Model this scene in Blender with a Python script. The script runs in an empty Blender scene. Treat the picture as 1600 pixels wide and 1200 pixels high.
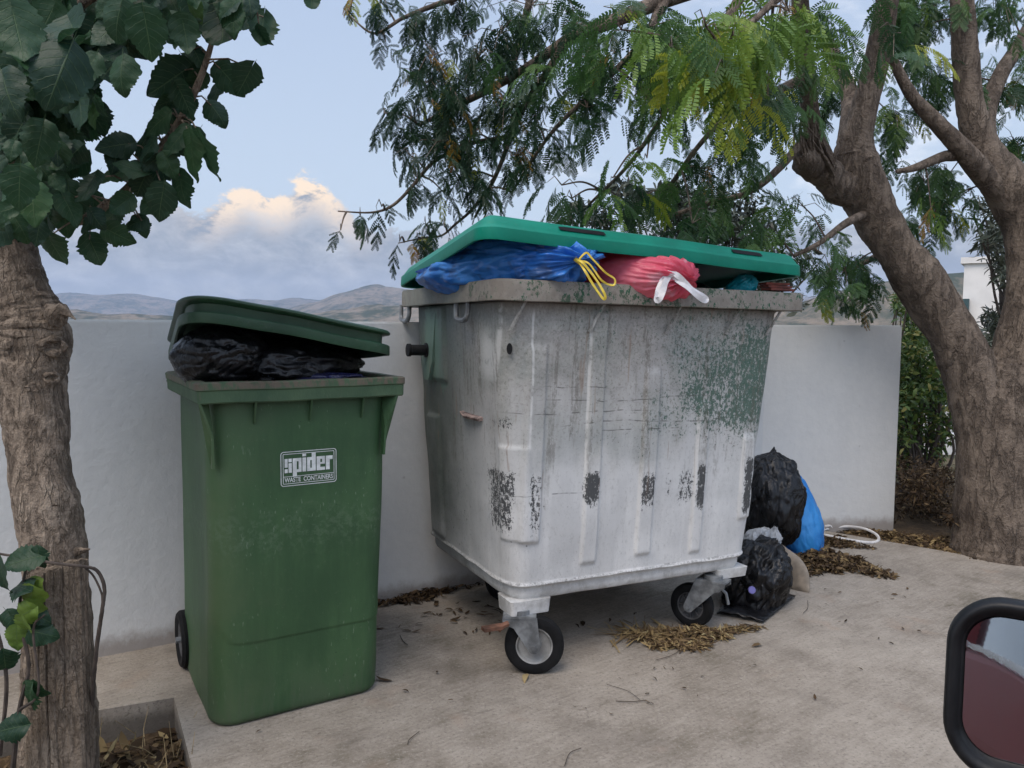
import bpy, bmesh, math, random
import numpy as np
from mathutils import Vector, Matrix, noise as mn
random.seed(7); RNG = np.random.default_rng(11)
SC = bpy.context.scene; COL = SC.collection
R = math.radians

# ------------------------------------------------------------------ camera
PITCH, ROLL, EYE = .0741, .0052, 1.2
cam_d = bpy.data.cameras.new('camera'); cam = bpy.data.objects.new('camera', cam_d); COL.objects.link(cam)
cam_d.sensor_width = 36; cam_d.lens = 27; cam_d.clip_start = .02; cam_d.clip_end = 30000
_c, _s = math.cos(PITCH), math.sin(PITCH); _cr, _sr = math.cos(ROLL), math.sin(ROLL)
FWD = Vector((0, _c, -_s)); UP0 = Vector((0, _s, _c)); RX0 = Vector((1, 0, 0))
CX = RX0*_cr + UP0*_sr; CU = UP0*_cr - RX0*_sr
m = Matrix((CX, CU, -FWD)).transposed().to_4x4(); m.translation = (0, 0, EYE)
cam.matrix_world = m; SC.camera = cam

def ray(X, Y):
    a, b = X-800, Y-600
    return CX*(a/1200) - CU*(b/1200) + FWD
def P(X, Y, d): return Vector((0, 0, EYE)) + ray(X, Y)*d
def G(X, Y, z=0.):
    r = ray(X, Y); return Vector((0, 0, EYE)) + r*((z-EYE)/r.z)

# ------------------------------------------------------------------ node helper
class N:
    """node expression"""
    def __init__(s, nt, sock): s.nt, s.k = nt, sock
    def _m(s, op, *a, clamp=False):
        n = s.nt.nodes.new('ShaderNodeMath'); n.operation = op; n.use_clamp = clamp
        for i, v in enumerate((s,)+a):
            if isinstance(v, N): s.nt.links.new(v.k, n.inputs[i])
            else: n.inputs[i].default_value = v
        return N(s.nt, n.outputs[0])
    def __add__(s, o): return s._m('ADD', o)
    def __mul__(s, o): return s._m('MULTIPLY', o)
    def __sub__(s, o): return s._m('SUBTRACT', o)
    def __truediv__(s, o): return s._m('DIVIDE', o)
    def __neg__(s): return s._m('MULTIPLY', -1.)
    __radd__ = __add__; __rmul__ = __mul__
    def __rsub__(s, o): return (-s)._m('ADD', o)
    def f(s, op, *a): return s._m(op, *a)
    def clamp(s): return s._m('ADD', 0., clamp=True)
    def ss(s, a, b):
        n = s.nt.nodes.new('ShaderNodeMapRange'); n.interpolation_type = 'SMOOTHSTEP'
        s.nt.links.new(s.k, n.inputs[0]); n.inputs[1].default_value = a; n.inputs[2].default_value = b
        if a > b:
            n.inputs[1].default_value = b; n.inputs[2].default_value = a; n.inputs[3].default_value = 1; n.inputs[4].default_value = 0
        return N(s.nt, n.outputs[0])
    def box(s, a, b, e): return s.ss(a-e, a+e)*s.ss(b+e, b-e)
    def gauss(s, c, w):
        d = (s-c)*(1./w); return (d*d*-1.)._m('EXPONENT')

class Mat:
    def __init__(s, name, world=None):
        if world: s.m = world
        else: s.m = bpy.data.materials.new(name)
        s.m.use_nodes = True; s.nt = s.m.node_tree; s.nt.nodes.clear()
        s.out = s.nt.nodes.new('ShaderNodeOutputWorld' if world else 'ShaderNodeOutputMaterial')
    def new(s, t, **kw):
        n = s.nt.nodes.new(t)
        for k, v in kw.items(): setattr(n, k, v)
        return n
    def coord(s, which='Object'):
        n = s.new('ShaderNodeTexCoord'); return N(s.nt, n.outputs[which])
    def xyz(s, v):
        n = s.new('ShaderNodeSeparateXYZ'); s.nt.links.new(v.k, n.inputs[0]); return [N(s.nt, o) for o in n.outputs]
    def vec(s, x, y, z):
        n = s.new('ShaderNodeCombineXYZ')
        for i, v in enumerate((x, y, z)):
            if isinstance(v, N): s.nt.links.new(v.k, n.inputs[i])
            else: n.inputs[i].default_value = v
        return N(s.nt, n.outputs[0])
    def scale(s, v, sx, sy, sz):
        n = s.new('ShaderNodeMapping'); s.nt.links.new(v.k, n.inputs[0]); n.inputs['Scale'].default_value = (sx, sy, sz); return N(s.nt, n.outputs[0])
    def noise(s, v, scale=5, det=4, rough=.55, dist=0.):
        n = s.new('ShaderNodeTexNoise'); s.nt.links.new(v.k, n.inputs['Vector'])
        n.inputs['Scale'].default_value = scale; n.inputs['Detail'].default_value = det; n.inputs['Roughness'].default_value = rough; n.inputs['Distortion'].default_value = dist
        return N(s.nt, n.outputs[0])
    def voro(s, v, scale=5, feature='F1', rnd=1.):
        n = s.new('ShaderNodeTexVoronoi', feature=feature); s.nt.links.new(v.k, n.inputs['Vector']); n.inputs['Scale'].default_value = scale
        n.inputs['Randomness'].default_value = rnd
        return N(s.nt, n.outputs['Distance'])
    def attr(s, name):
        n = s.new('ShaderNodeAttribute'); n.attribute_name = name; return N(s.nt, n.outputs['Fac'])
    def col(s, c):
        n = s.new('ShaderNodeRGB'); n.outputs[0].default_value = (*c, 1); return N(s.nt, n.outputs[0])
    def mix(s, f, a, b, mode='MIX'):
        n = s.new('ShaderNodeMix', data_type='RGBA', blend_type=mode)
        for v, i in ((f, 0), (a, 6), (b, 7)):
            if isinstance(v, N): s.nt.links.new(v.k, n.inputs[i])
            elif i == 0: n.inputs[0].default_value = v
            else: n.inputs[i].default_value = (*v, 1)
        return N(s.nt, n.outputs[2])
    def ramp(s, f, stops):
        n = s.new('ShaderNodeValToRGB'); e = n.color_ramp.elements
        while len(e) < len(stops): e.new(.5)
        for q, (p, c) in zip(e, stops): q.position = p; q.color = (*c, 1)
        s.nt.links.new(f.k, n.inputs[0]); return N(s.nt, n.outputs[0])
    def bump(s, h, strength=.3, dist=.01):
        n = s.new('ShaderNodeBump'); n.inputs['Strength'].default_value = strength; n.inputs['Distance'].default_value = dist
        s.nt.links.new(h.k, n.inputs['Height']); return N(s.nt, n.outputs[0])
    def finish(s, color, rough=.6, normal=None, metal=0., spec=.5, trans=0., sub=0., coat=0., alpha=None):
        b = s.new('ShaderNodeBsdfPrincipled')
        def put(k, v):
            if isinstance(v, N): s.nt.links.new(v.k, b.inputs[k])
            elif isinstance(v, tuple): b.inputs[k].default_value = (*v, 1)
            else: b.inputs[k].default_value = v
        put('Base Color', color); put('Roughness', rough); put('Metallic', metal); put('Specular IOR Level', spec); put('Coat Weight', coat)
        if normal: s.nt.links.new(normal.k, b.inputs['Normal'])
        sh = b.outputs[0]
        if not (isinstance(trans, float) and trans == 0.):
            t = s.new('ShaderNodeBsdfTranslucent')
            if isinstance(color, N): s.nt.links.new(color.k, t.inputs[0])
            else: t.inputs[0].default_value = (*color, 1)
            x = s.new('ShaderNodeMixShader')
            if isinstance(trans, N): s.nt.links.new(trans.k, x.inputs[0])
            else: x.inputs[0].default_value = trans
            s.nt.links.new(sh, x.inputs[1]); s.nt.links.new(t.outputs[0], x.inputs[2]); sh = x.outputs[0]
        s.nt.links.new(sh, s.out.inputs[0]); return s.m

# ------------------------------------------------------------------ world, sun, exposure
SUN_AZ, SUN_EL = R(-150), R(58)          # azimuth from +Y towards +X
world = bpy.data.worlds.new('World'); SC.world = world
W = Mat('', world)
sky = W.new('ShaderNodeTexSky', sky_type='NISHITA'); sky.sun_disc = False
sky.sun_elevation = SUN_EL; sky.sun_rotation = SUN_AZ; sky.air_density = 1.0; sky.dust_density = 1.2; sky.ozone_density = 1.2
SKYK = .055
skyc = W.mix(1., N(W.nt, sky.outputs[0]), (SKYK, SKYK, SKYK), 'MULTIPLY')
gx, gy, gz_ = W.xyz(W.coord('Generated'))
el = gz_.f('ARCSINE')*57.2958; az = gx.f('ARCTAN2', gy)*57.2958
cv = W.vec(az*.12, el*.2, 0.)
n1 = W.noise(cv, 2.9, 10, .66, .3); n2 = W.noise(W.vec(az*.06, el*.15, 5.), 2.2, 5, .55)
top = 7.2 + 3.2*az.gauss(-14.4, 2.3) + 2.3*az.gauss(-18.9, 2.3) + 1.2*az.gauss(-26, 4.) + (n1-.5)*5.2
depth = top - el
cmask = depth.ss(-.1, .55)*el.ss(-4, -1)
# pale high veil
veil = (n2.ss(.5, .75)*.55)*el.ss(45, 18)*az.ss(-12, 25)
base = W.mix(el.ss(0, 34), (.47, .57, .70), (.345, .445, .645))
clear = W.mix(.72, skyc, base)
clear = W.mix(veil, clear, (.86, .86, .88))
shade = W.ramp(n1*.7+n2*.4, [(.36, (.175, .21, .265)), (.50, (.225, .262, .32)), (.60, (.30, .335, .39)), (.74, (.45, .475, .51))])
shade = W.mix(el.ss(5.5, .5)*.45, shade, (.28, .325, .40))
warm = depth.ss(3.6, .6)*(az.gauss(-14.6, 3.0)*1.1+az.gauss(-19.2, 2.6)).clamp()*(n1.ss(.36, .52))
cloud = W.mix((warm*1.1).clamp(), shade, (.70, .585, .46))
allc = W.mix(cmask, clear, cloud)
ambient_lift = 1.0 + (el.ss(33, 62)*1.1 + gy.ss(.1, -.7)*.8)  # extra sky brightness overhead and behind the camera, added to lift ambient light
allc = W.mix(1., allc, W.vec(ambient_lift*1.04+(ambient_lift-1.)*.06, ambient_lift, ambient_lift*.95-(ambient_lift-1.)*.05), 'MULTIPLY')
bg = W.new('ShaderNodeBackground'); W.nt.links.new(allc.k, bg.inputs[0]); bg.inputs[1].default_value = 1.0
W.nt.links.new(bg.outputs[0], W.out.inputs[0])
sun_d = bpy.data.lights.new('sun', 'SUN'); sun_d.energy = 1.5; sun_d.angle = R(40); sun_d.color = (1., .86, .70)
sun = bpy.data.objects.new('sun', sun_d); COL.objects.link(sun)
sd = Vector((math.sin(SUN_AZ)*math.cos(SUN_EL), math.cos(SUN_AZ)*math.cos(SUN_EL), math.sin(SUN_EL)))
sun.rotation_euler = sd.to_track_quat('Z', 'Y').to_euler()
vs = SC.view_settings; vs.view_transform = 'Standard'; vs.look = 'None'; vs.exposure = 0.7; vs.gamma = 1
SC.cycles.max_bounces = 8; SC.cycles.transparent_max_bounces = 8

# ------------------------------------------------------------------ mesh helpers
def link(name, me, mat, parent=None, smooth=True):
    o = bpy.data.objects.new(name, me); COL.objects.link(o)
    if mat: me.materials.append(mat)
    if parent: o.parent = parent
    if smooth: me.polygons.foreach_set('use_smooth', [True]*len(me.polygons))
    return o
def mk(name, V, F, mat, parent=None, smooth=True):
    me = bpy.data.meshes.new(name); me.from_pydata([tuple(v) for v in V], [], F); me.update()
    return link(name, me, mat, parent, smooth)
def npmesh(name, V, F, mat, parent=None, smooth=True, uv=None, tint=None):
    me = bpy.data.meshes.new(name); n, k = len(V), len(F)
    me.vertices.add(n); me.vertices.foreach_set('co', np.asarray(V, np.float32).ravel())
    me.loops.add(k*4); me.polygons.add(k)
    me.polygons.foreach_set('loop_start', np.arange(k, dtype=np.int32)*4)
    me.loops.foreach_set('vertex_index', np.asarray(F, np.int32).ravel())
    me.update(calc_edges=True)
    if uv is not None:
        l = me.uv_layers.new(name='uv'); l.data.foreach_set('uv', np.asarray(uv, np.float32)[np.asarray(F).ravel()].ravel())
    if tint is not None:
        a = me.attributes.new('tint', 'FLOAT', 'POINT'); a.data.foreach_set('value', np.asarray(tint, np.float32))
    return link(name, me, mat, parent, smooth)
def tag(o, label=None, cat=None, group=None, kind=None):
    if label: o['label'] = label
    if cat: o['category'] = cat
    if group: o['group'] = group
    if kind: o['kind'] = kind
    return o
def empty(name, loc=(0, 0, 0), rot=(0, 0, 0)):
    o = bpy.data.objects.new(name, None); COL.objects.link(o); o.location = loc; o.rotation_euler = rot; o.empty_display_size = .1; return o

class MB:
    def __init__(s): s.V, s.F = [], []
    def add(s, V, F):
        k = len(s.V); s.V += [Vector(v) for v in V]; s.F += [[i+k for i in f] for f in F]; return s
    def box(s, c, d, M=None):
        c, d = Vector(c), Vector(d)/2
        V = [c+Vector((d.x*i, d.y*j, d.z*k)) for i in (-1, 1) for j in (-1, 1) for k in (-1, 1)]
        if M: V = [M @ v for v in V]
        return s.add(V, [(0, 1, 3, 2), (4, 6, 7, 5), (0, 4, 5, 1), (2, 3, 7, 6), (0, 2, 6, 4), (1, 5, 7, 3)])
    def rings(s, rings, close=True, cap0=True, cap1=True):
        n = len(rings[0]); V = [v for r in rings for v in r]; F = []
        for i in range(len(rings)-1):
            for j in range(n if close else n-1):
                a, b = i*n+j, i*n+(j+1) % n; F.append((a, b, b+n, a+n))
        if cap0: F.append(tuple(range(n))[::-1])
        if cap1: F.append(tuple(range((len(rings)-1)*n, len(rings)*n)))
        return s.add(V, F)
    def tube(s, pts, rad, n=8, caps=True, jit=0., seed=0):
        pts = [Vector(p) for p in pts]
        if not hasattr(rad, '__len__'): rad = [rad]*len(pts)
        t0 = (pts[1]-pts[0]).normalized(); nrm = t0.orthogonal().normalized(); rings = []
        for i, p in enumerate(pts):
            t = (pts[min(i+1, len(pts)-1)]-pts[max(i-1, 0)]).normalized()
            nrm = (nrm - t*nrm.dot(t)).normalized(); b = t.cross(nrm)
            ring = []
            for j in range(n):
                a = 2*math.pi*j/n; d = nrm*math.cos(a)+b*math.sin(a); r = rad[i]
                if jit: r *= 1+jit*(mn.noise((p+d*rad[i])*(.55/rad[i])+Vector((seed, 0, 0))) + .5*mn.noise((p+d*rad[i])*(2.2/rad[i])) + .22*mn.noise(Vector(((p+d*rad[i]).x*5., (p+d*rad[i]).y*5., (p+d*rad[i]).z*9.))/rad[i]))
                ring.append(p+d*r)
            rings.append(ring)
        return s.rings(rings, True, caps, caps)
    def lathe(s, prof, M, n=40):
        # prof: (axial, radius) ; axis = local z of M
        rings = [[M @ Vector((r*math.cos(2*math.pi*j/n), r*math.sin(2*math.pi*j/n), a)) for j in range(n)] for a, r in prof]
        return s.rings(rings, True, False, False)
    def build(s, name, mat, parent=None, smooth=True, bevel=0., sharp=True):
        o = mk(name, s.V, s.F, mat, parent, smooth)
        bm = bmesh.new(); bm.from_mesh(o.data); bmesh.ops.recalc_face_normals(bm, faces=bm.faces)
        if bevel: bmesh.ops.bevel(bm, geom=[e for e in bm.edges if len(e.link_faces) == 2 and e.calc_face_angle() > .5], offset=bevel, segments=2, affect='EDGES')
        bm.to_mesh(o.data); bm.free()
        if smooth:
            o.data.polygons.foreach_set('use_smooth', [True]*len(o.data.polygons))
            if sharp: sharpen(o)
        return o
def sharpen(o, ang=38):
    bm = bmesh.new(); bm.from_mesh(o.data)
    for e in bm.edges:
        if len(e.link_faces) == 2 and e.calc_face_angle() > R(ang): e.smooth = False
    bm.to_mesh(o.data); bm.free()
def catmull(pts, k=8):
    """pts: list of tuples (any dim)"""
    A = np.array([tuple(p) for p in pts], float); A = np.vstack([2*A[0]-A[1], A, 2*A[-1]-A[-2]]); out = []
    for i in range(1, len(A)-2):
        for q in range(k):
            t = q/k; a, b, c, d = A[i-1:i+3]
            out.append(.5*((2*b)+(c-a)*t+(2*a-5*b+4*c-d)*t*t+(3*b-a-3*c+d)*t**3))
    out.append(A[-2]); return np.array(out)
def rrect(x0, x1, y0, y1, r, nc=10, nx=10, ny=10):
    """rounded rectangle, counter-clockwise from front-left; r: one radius or (FL,FR,BR,BL)"""
    rr = r if hasattr(r, '__len__') else (r,)*4; pts = []
    for (cx, cy, a0, q, ne, nxt) in ((x0+rr[0], y0+rr[0], 180, rr[0], nx, 0), (x1-rr[1], y0+rr[1], 270, rr[1], ny, 1), (x1-rr[2], y1-rr[2], 0, rr[2], nx, 2), (x0+rr[3], y1-rr[3], 90, rr[3], ny, 3)):
        for i in range(nc+1):
            a = R(a0+90*i/nc); pts.append((cx+q*math.cos(a), cy+q*math.sin(a), math.cos(a), math.sin(a)))
        # edge to the next corner
        e0 = pts[-1]
        if nxt == 0: e1 = (x1-rr[1], y0)
        elif nxt == 1: e1 = (x1, y1-rr[2])
        elif nxt == 2: e1 = (x0+rr[3], y1)
        else: e1 = (x0, y0+rr[0])
        for i in range(1, ne): t = i/ne; pts.append((e0[0]+(e1[0]-e0[0])*t, e0[1]+(e1[1]-e0[1])*t, e0[2], e0[3]))
    return pts
def sst(a, b, x):
    t = min(1, max(0, (x-a)/(b-a))); return t*t*(3-2*t)

# ------------------------------------------------------------------ plain materials
def plain(name, c, rough=.6, metal=0., var=.15, sc=12, bump=.15, spec=.5, bsc=60):
    M = Mat(name); co = M.coord(); n = M.noise(co, sc, 5); k = tuple(v*(1-var*1.6) for v in c); l = tuple(min(1, v*(1+var)) for v in c)
    return M.finish(M.mix(n.ss(.3, .7), k, l), (n*.3+rough-.15).clamp(), M.bump(M.noise(co, bsc, 3), bump, .004), metal, spec)
#PART1
# ================================================================== the setting
# pavement concrete
M = Mat('concrete'); co = M.coord(); x, y, z = M.xyz(co)
n1 = M.noise(co, 1.1, 6, .6); n2 = M.noise(co, 9, 6, .65); n3 = M.noise(co, 85, 5, .8); sp = M.voro(co, 60)
br = M.noise(M.vec(x*.8+y*.6, (x*-.6+y*.8)*9., 0.), 7, 4, .6)
c = M.ramp(n1*.5+n2*.32+br*.18, [(.36, (.13, .112, .082)), (.46, (.23, .199, .162)), (.55, (.30, .264, .219)), (.68, (.365, .325, .27))])
c = M.mix(n3.ss(.53, .66)*.5, c, (.42, .38, .33)); c = M.mix(n3.ss(.47, .34)*.6, c, (.085, .073, .060))
c = M.mix(sp.ss(.2, .05)*n2.ss(.45, .6)*.6, c, (.10, .075, .06))
st = M.noise(co, 2.6, 5, .6); c = M.mix(st.ss(.52, .68)*.32, c, (.105, .088, .072)); c = M.mix(M.noise(co, 4.1, 3).ss(.60, .7)*.25, c, (.30, .215, .155))
crk = M.voro(co, .62, 'DISTANCE_TO_EDGE') + (n2-.5)*.07
c = M.mix(M.noise(M.vec(x*.6-y*.8, (x*.8+y*.6)*.14, 2.), 26, 4, .7).ss(.60, .70)*st.ss(.35, .55)*.35, c, (.10, .085, .07)); c = M.mix(z.ss(-.015, -.06)*.7, c, (.07, .062, .052))
CONCRETE = M.finish(c, .9, M.bump(n3*.6+n2+br*.6, .45, .012), spec=.2)
# soil with dry litter
M = Mat('soil'); co = M.coord(); n1 = M.noise(co, 14, 6, .7); n2 = M.noise(co, 60, 4, .7)
c = M.ramp(n1*.5+n2*.5, [(.3, (.03, .022, .015)), (.5, (.09, .062, .038)), (.7, (.17, .115, .06))])
SOIL = M.finish(c, .95, M.bump(n1+n2, .8, .02), spec=.1)
# scrub hills
M = Mat('hill_scrub'); co = M.coord(); n1 = M.noise(co, .012, 6, .62); n2 = M.noise(co, .07, 4, .7)
c = M.mix((n1*.5+n2*.5).ss(.42, .58), (.045, .055, .035), (.19, .155, .115))
HILL = M.finish(c, .95, None, spec=.1)
M = Mat('terrain'); co = M.coord(); n1 = M.noise(co, .05, 6, .6); n2 = M.noise(co, 2.5, 5, .6)
TERR = M.finish(M.mix((n1*.5+n2*.5).ss(.4, .6), (.05, .055, .03), (.17, .13, .085)), .95, None, spec=.1)
# white painted wall
M = Mat('wall_paint'); co = M.coord(); x, y, z = M.xyz(co); n1 = M.noise(co, 1.6, 6, .6); n2 = M.noise(co, 26, 5, .65); n3 = M.noise(M.scale(co, 1, 1, .12), 11, 5, .6)
c = M.mix((n1*.6+n2*.25+n3*.15).ss(.36, .62), (.58, .585, .575), (.65, .65, .63))
foot = (z - (n2*.07+n3*.05)).ss(.03, -.035); c = M.mix(foot*.75, c, (.23, .19, .16))
c = M.mix(n3.ss(.62, .78)*z.ss(.75, 1.2)*.3, c, (.35, .33, .30))
c = M.mix(M.voro(co, 7).ss(.07, .02)*n2.ss(.5, .6)*.5, c, (.36, .35, .33))
chip = M.noise(co, 38, 4, .7).ss(.60, .66)*(z+n1*.1).ss(.16, .05); c = M.mix(chip*.7, c, (.30, .27, .24))
WALLM = M.finish(c, .8, M.bump(n2*.7+n1, .35, .012), spec=.25)

wy = .5424; WD = Vector((math.cos(wy), math.sin(wy), 0)); W0 = Vector((-2, 2.3903, 0)); WN = Vector((-WD.y, WD.x, 0))
WC = W0+WD*4.06; WE = Vector((2.307, 4.552, 0)); WL = W0-WD*9
def wall():
    pts = [WL]+[W0+WD*t for t in np.linspace(-8, 4.06, 40)]
    pts += [WC+(WE-WC)*t for t in (.5, 1.)]
    mb = MB(); rings = []; e = (WE-WC).normalized(); n2 = Vector((-e.y, e.x, 0))
    for i, p in enumerate(pts):
        nn = n2 if i > len(pts)-3 else WN
        h = 1.2197 if i <= 41 else 1.2197+(i-41)*.002
        q = p+nn*.16
        rings.append([p+Vector((0, 0, -.2)), p+Vector((0, 0, h)), q+Vector((0, 0, h)), q+Vector((0, 0, -.2))])
    mb.rings(rings); o = mb.build('white_wall', WALLM, smooth=False, bevel=.008)
    tag(o, 'long low white painted wall running behind both bins', 'wall')
wall()

# pavement slab with the square tree pit left open
PIT = Vector((-1.087, 2.400, 0)); E1 = Vector((-.92, -.39, 0)).normalized(); E2 = Vector((.49, -.87, 0)).normalized()
def pavement():
    out = [WL+WN*.02, WC+WN*.02, Vector((1.86, 4.50, 0)), Vector((2.03, 4.36, 0)), Vector((2.41, 4.035, 0)), Vector((2.63, 3.855, 0)), Vector((3.2, 3.40, 0)), Vector((5, 1.9, 0)), Vector((7, -4, 0)), Vector((-8, -6, 0))]
    pit = [PIT, PIT+E1*.85, PIT+E1*.85+E2*.9, PIT+E2*.9]
    from mathutils.geometry import tessellate_polygon
    V = out+pit; T = tessellate_polygon([out, pit]); n = len(V); mb = MB()
    vv = V+[v+Vector((0, 0, -.2)) for v in V]; F = [tuple(t) for t in T]
    for a, b in ((0, len(out)), (len(out), n)):
        for i in range(a, b):
            j = i+1 if i+1 < b else a; F.append((i, j, j+n, i+n))
    mb.add(vv, F); o = mb.build('pavement', CONCRETE, smooth=False); tag(o, kind='structure')
pavement()
def terrain():
    gx = np.concatenate([-np.geomspace(9000, 12, 26), np.linspace(-10, 10, 41), np.geomspace(12, 9000, 26)])
    gy = np.concatenate([-np.geomspace(400, 7, 10), np.linspace(-6, 14, 41), np.geomspace(16, 12000, 34)])
    V, F = [], []
    for yy in gy:
        for xx in gx:
            d = (Vector((xx, yy, 0))-W0).dot(WN)
            zz = -.15 - 22*sst(3., 160, d) - (6*sst(3, 30, d))
            if d > 2: zz += .25*mn.noise(Vector((xx*.3, yy*.3, 0)))*sst(2, 6, d)
            V.append((xx, yy, zz))
    w = len(gx)
    for j in range(len(gy)-1):
        for i in range(w-1): a = j*w+i; F.append((a, a+1, a+w+1, a+w))
    tag(mk('ground', V, F, TERR), kind='structure')
terrain()
def soil():
    # strip of earth right of the kerbless pavement edge, and the earth in the tree pit
    V, F = [], []; nx, ny = 60, 40
    for j in range(ny+1):
        for i in range(nx+1):
            p = Vector((1.5+i*.09, 3.0+j*.075, 0)); z = -.022+.02*mn.noise(p*3)+.012*mn.noise(p*11)
            V.append((p.x, p.y, z))
    for j in range(ny):
        for i in range(nx):
            a = j*(nx+1)+i; c = Vector(V[a])
            u = (c-Vector((2.03, 4.36, 0))).dot(Vector((.60, .80, 0)))
            if u > -.12 and (c-WE).dot(Vector((-.08, 1, 0))) < 1.6: F.append((a, a+1, a+nx+2, a+nx+1))
    tag(mk('soil', V, F, SOIL), kind='structure')
    V, F = [], []
    for j in range(31):
        for i in range(31):
            p = PIT+E1*(.85*i/30)+E2*(.9*j/30); V.append((p.x, p.y, -.105+.02*mn.noise(p*6)+.012*mn.noise(p*17)))
    for j in range(30):
        for i in range(30): a = j*31+i; F.append((a, a+1, a+32, a+31))
    tag(mk('soil', V, F, SOIL), kind='structure')
soil()
def hill(pts, dist, seed, rough=.012):
    xs = np.arange(pts[0][0], pts[-1][0]+1, 5); ys = np.interp(xs, [p[0] for p in pts], [p[1] for p in pts]); V, F = [], []
    k = [.70, .76, .82, .87, .91, .945, .975, 1., 1.03, 1.08, 1.2]; hh = [0, .12, .28, .46, .62, .78, .92, 1., .9, .6, 0]
    ye = np.convolve(np.pad(ys, 4, 'edge'), np.hanning(9)/np.hanning(9).sum(), 'valid')
    for X, Y in zip(xs, ye):
        for q, h in zip(k, hh):
            p = P(X, Y, dist*q); top = P(X, Y, dist).z+25
            nz = (mn.fractal(Vector((p.x, p.y, seed))*(6./dist), 1., 2., 6))*dist*rough*(.35 if h == 1 else 1.3)
            V.append((p.x, p.y, -25+top*h+nz*(h > 0)))
    w = len(k)
    for i in range(len(xs)-1):
        for j in range(w-1): a = i*w+j; F.append((a, a+1, a+w+1, a+w))
    tag(mk('hills', V, F, HILL), kind='structure')
hill([(-500, 490), (-200, 478), (60, 468), (110, 466), (180, 459), (215, 459), (260, 466), (310, 473), (350, 468), (390, 467), (425, 471), (450, 469), (500, 476), (560, 480), (700, 484), (900, 486), (1100, 480), (1300, 462), (1500, 440), (1900, 430), (2400, 470)], 3000, 1)
hill([(430, 492), (470, 483), (500, 477), (540, 463), (575, 452), (592, 448), (620, 450), (660, 455), (720, 470), (800, 484), (900, 498)], 1900, 2)
hill([(-300, 500), (60, 494), (200, 490), (330, 494), (480, 497), (540, 492), (580, 484), (640, 476), (720, 470), (900, 476), (1100, 482), (1240, 470)], 900, 3)
hill([(1150, 490), (1230, 480), (1290, 462), (1350, 446), (1420, 434), (1500, 426), (1600, 418), (1800, 412), (2100, 440)], 520, 4)
HAZE = True
if HAZE:
    mb = MB(); mb.box((0, 1450, 60), (9000, 4300, 300)); o = mb.build('haze', None, smooth=False)
    hm = bpy.data.materials.new('haze_air'); hm.use_nodes = True; nt = hm.node_tree; nt.nodes.clear()
    ou = nt.nodes.new('ShaderNodeOutputMaterial'); pv = nt.nodes.new('ShaderNodeVolumePrincipled'); pv.inputs['Color'].default_value = (.60, .74, 1., 1); pv.inputs['Density'].default_value = .0002
    nt.links.new(pv.outputs[0], ou.inputs['Volume']); o.data.materials.append(hm); tag(o, kind='stuff')
#PART2
# ================================================================== the big container
CROOT = Vector((-.0575, 2.4126, 0)); CYAW = .4537; CT = .0135
CM = Matrix.Translation(CROOT) @ Matrix.Rotation(CYAW, 4, 'Z') @ Matrix.Rotation(CT, 4, 'Y')
def c2w(a, b, z): return CM @ Vector((a, b, z))
RT, RB = 1.3527, 1.2836       # rim top and bottom
def cext(z):
    t = (1.29-z)/1.032
    return .045+.0665*t, 1.255-.0882*t, .05+.0522*t, .97-.0268*t
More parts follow.
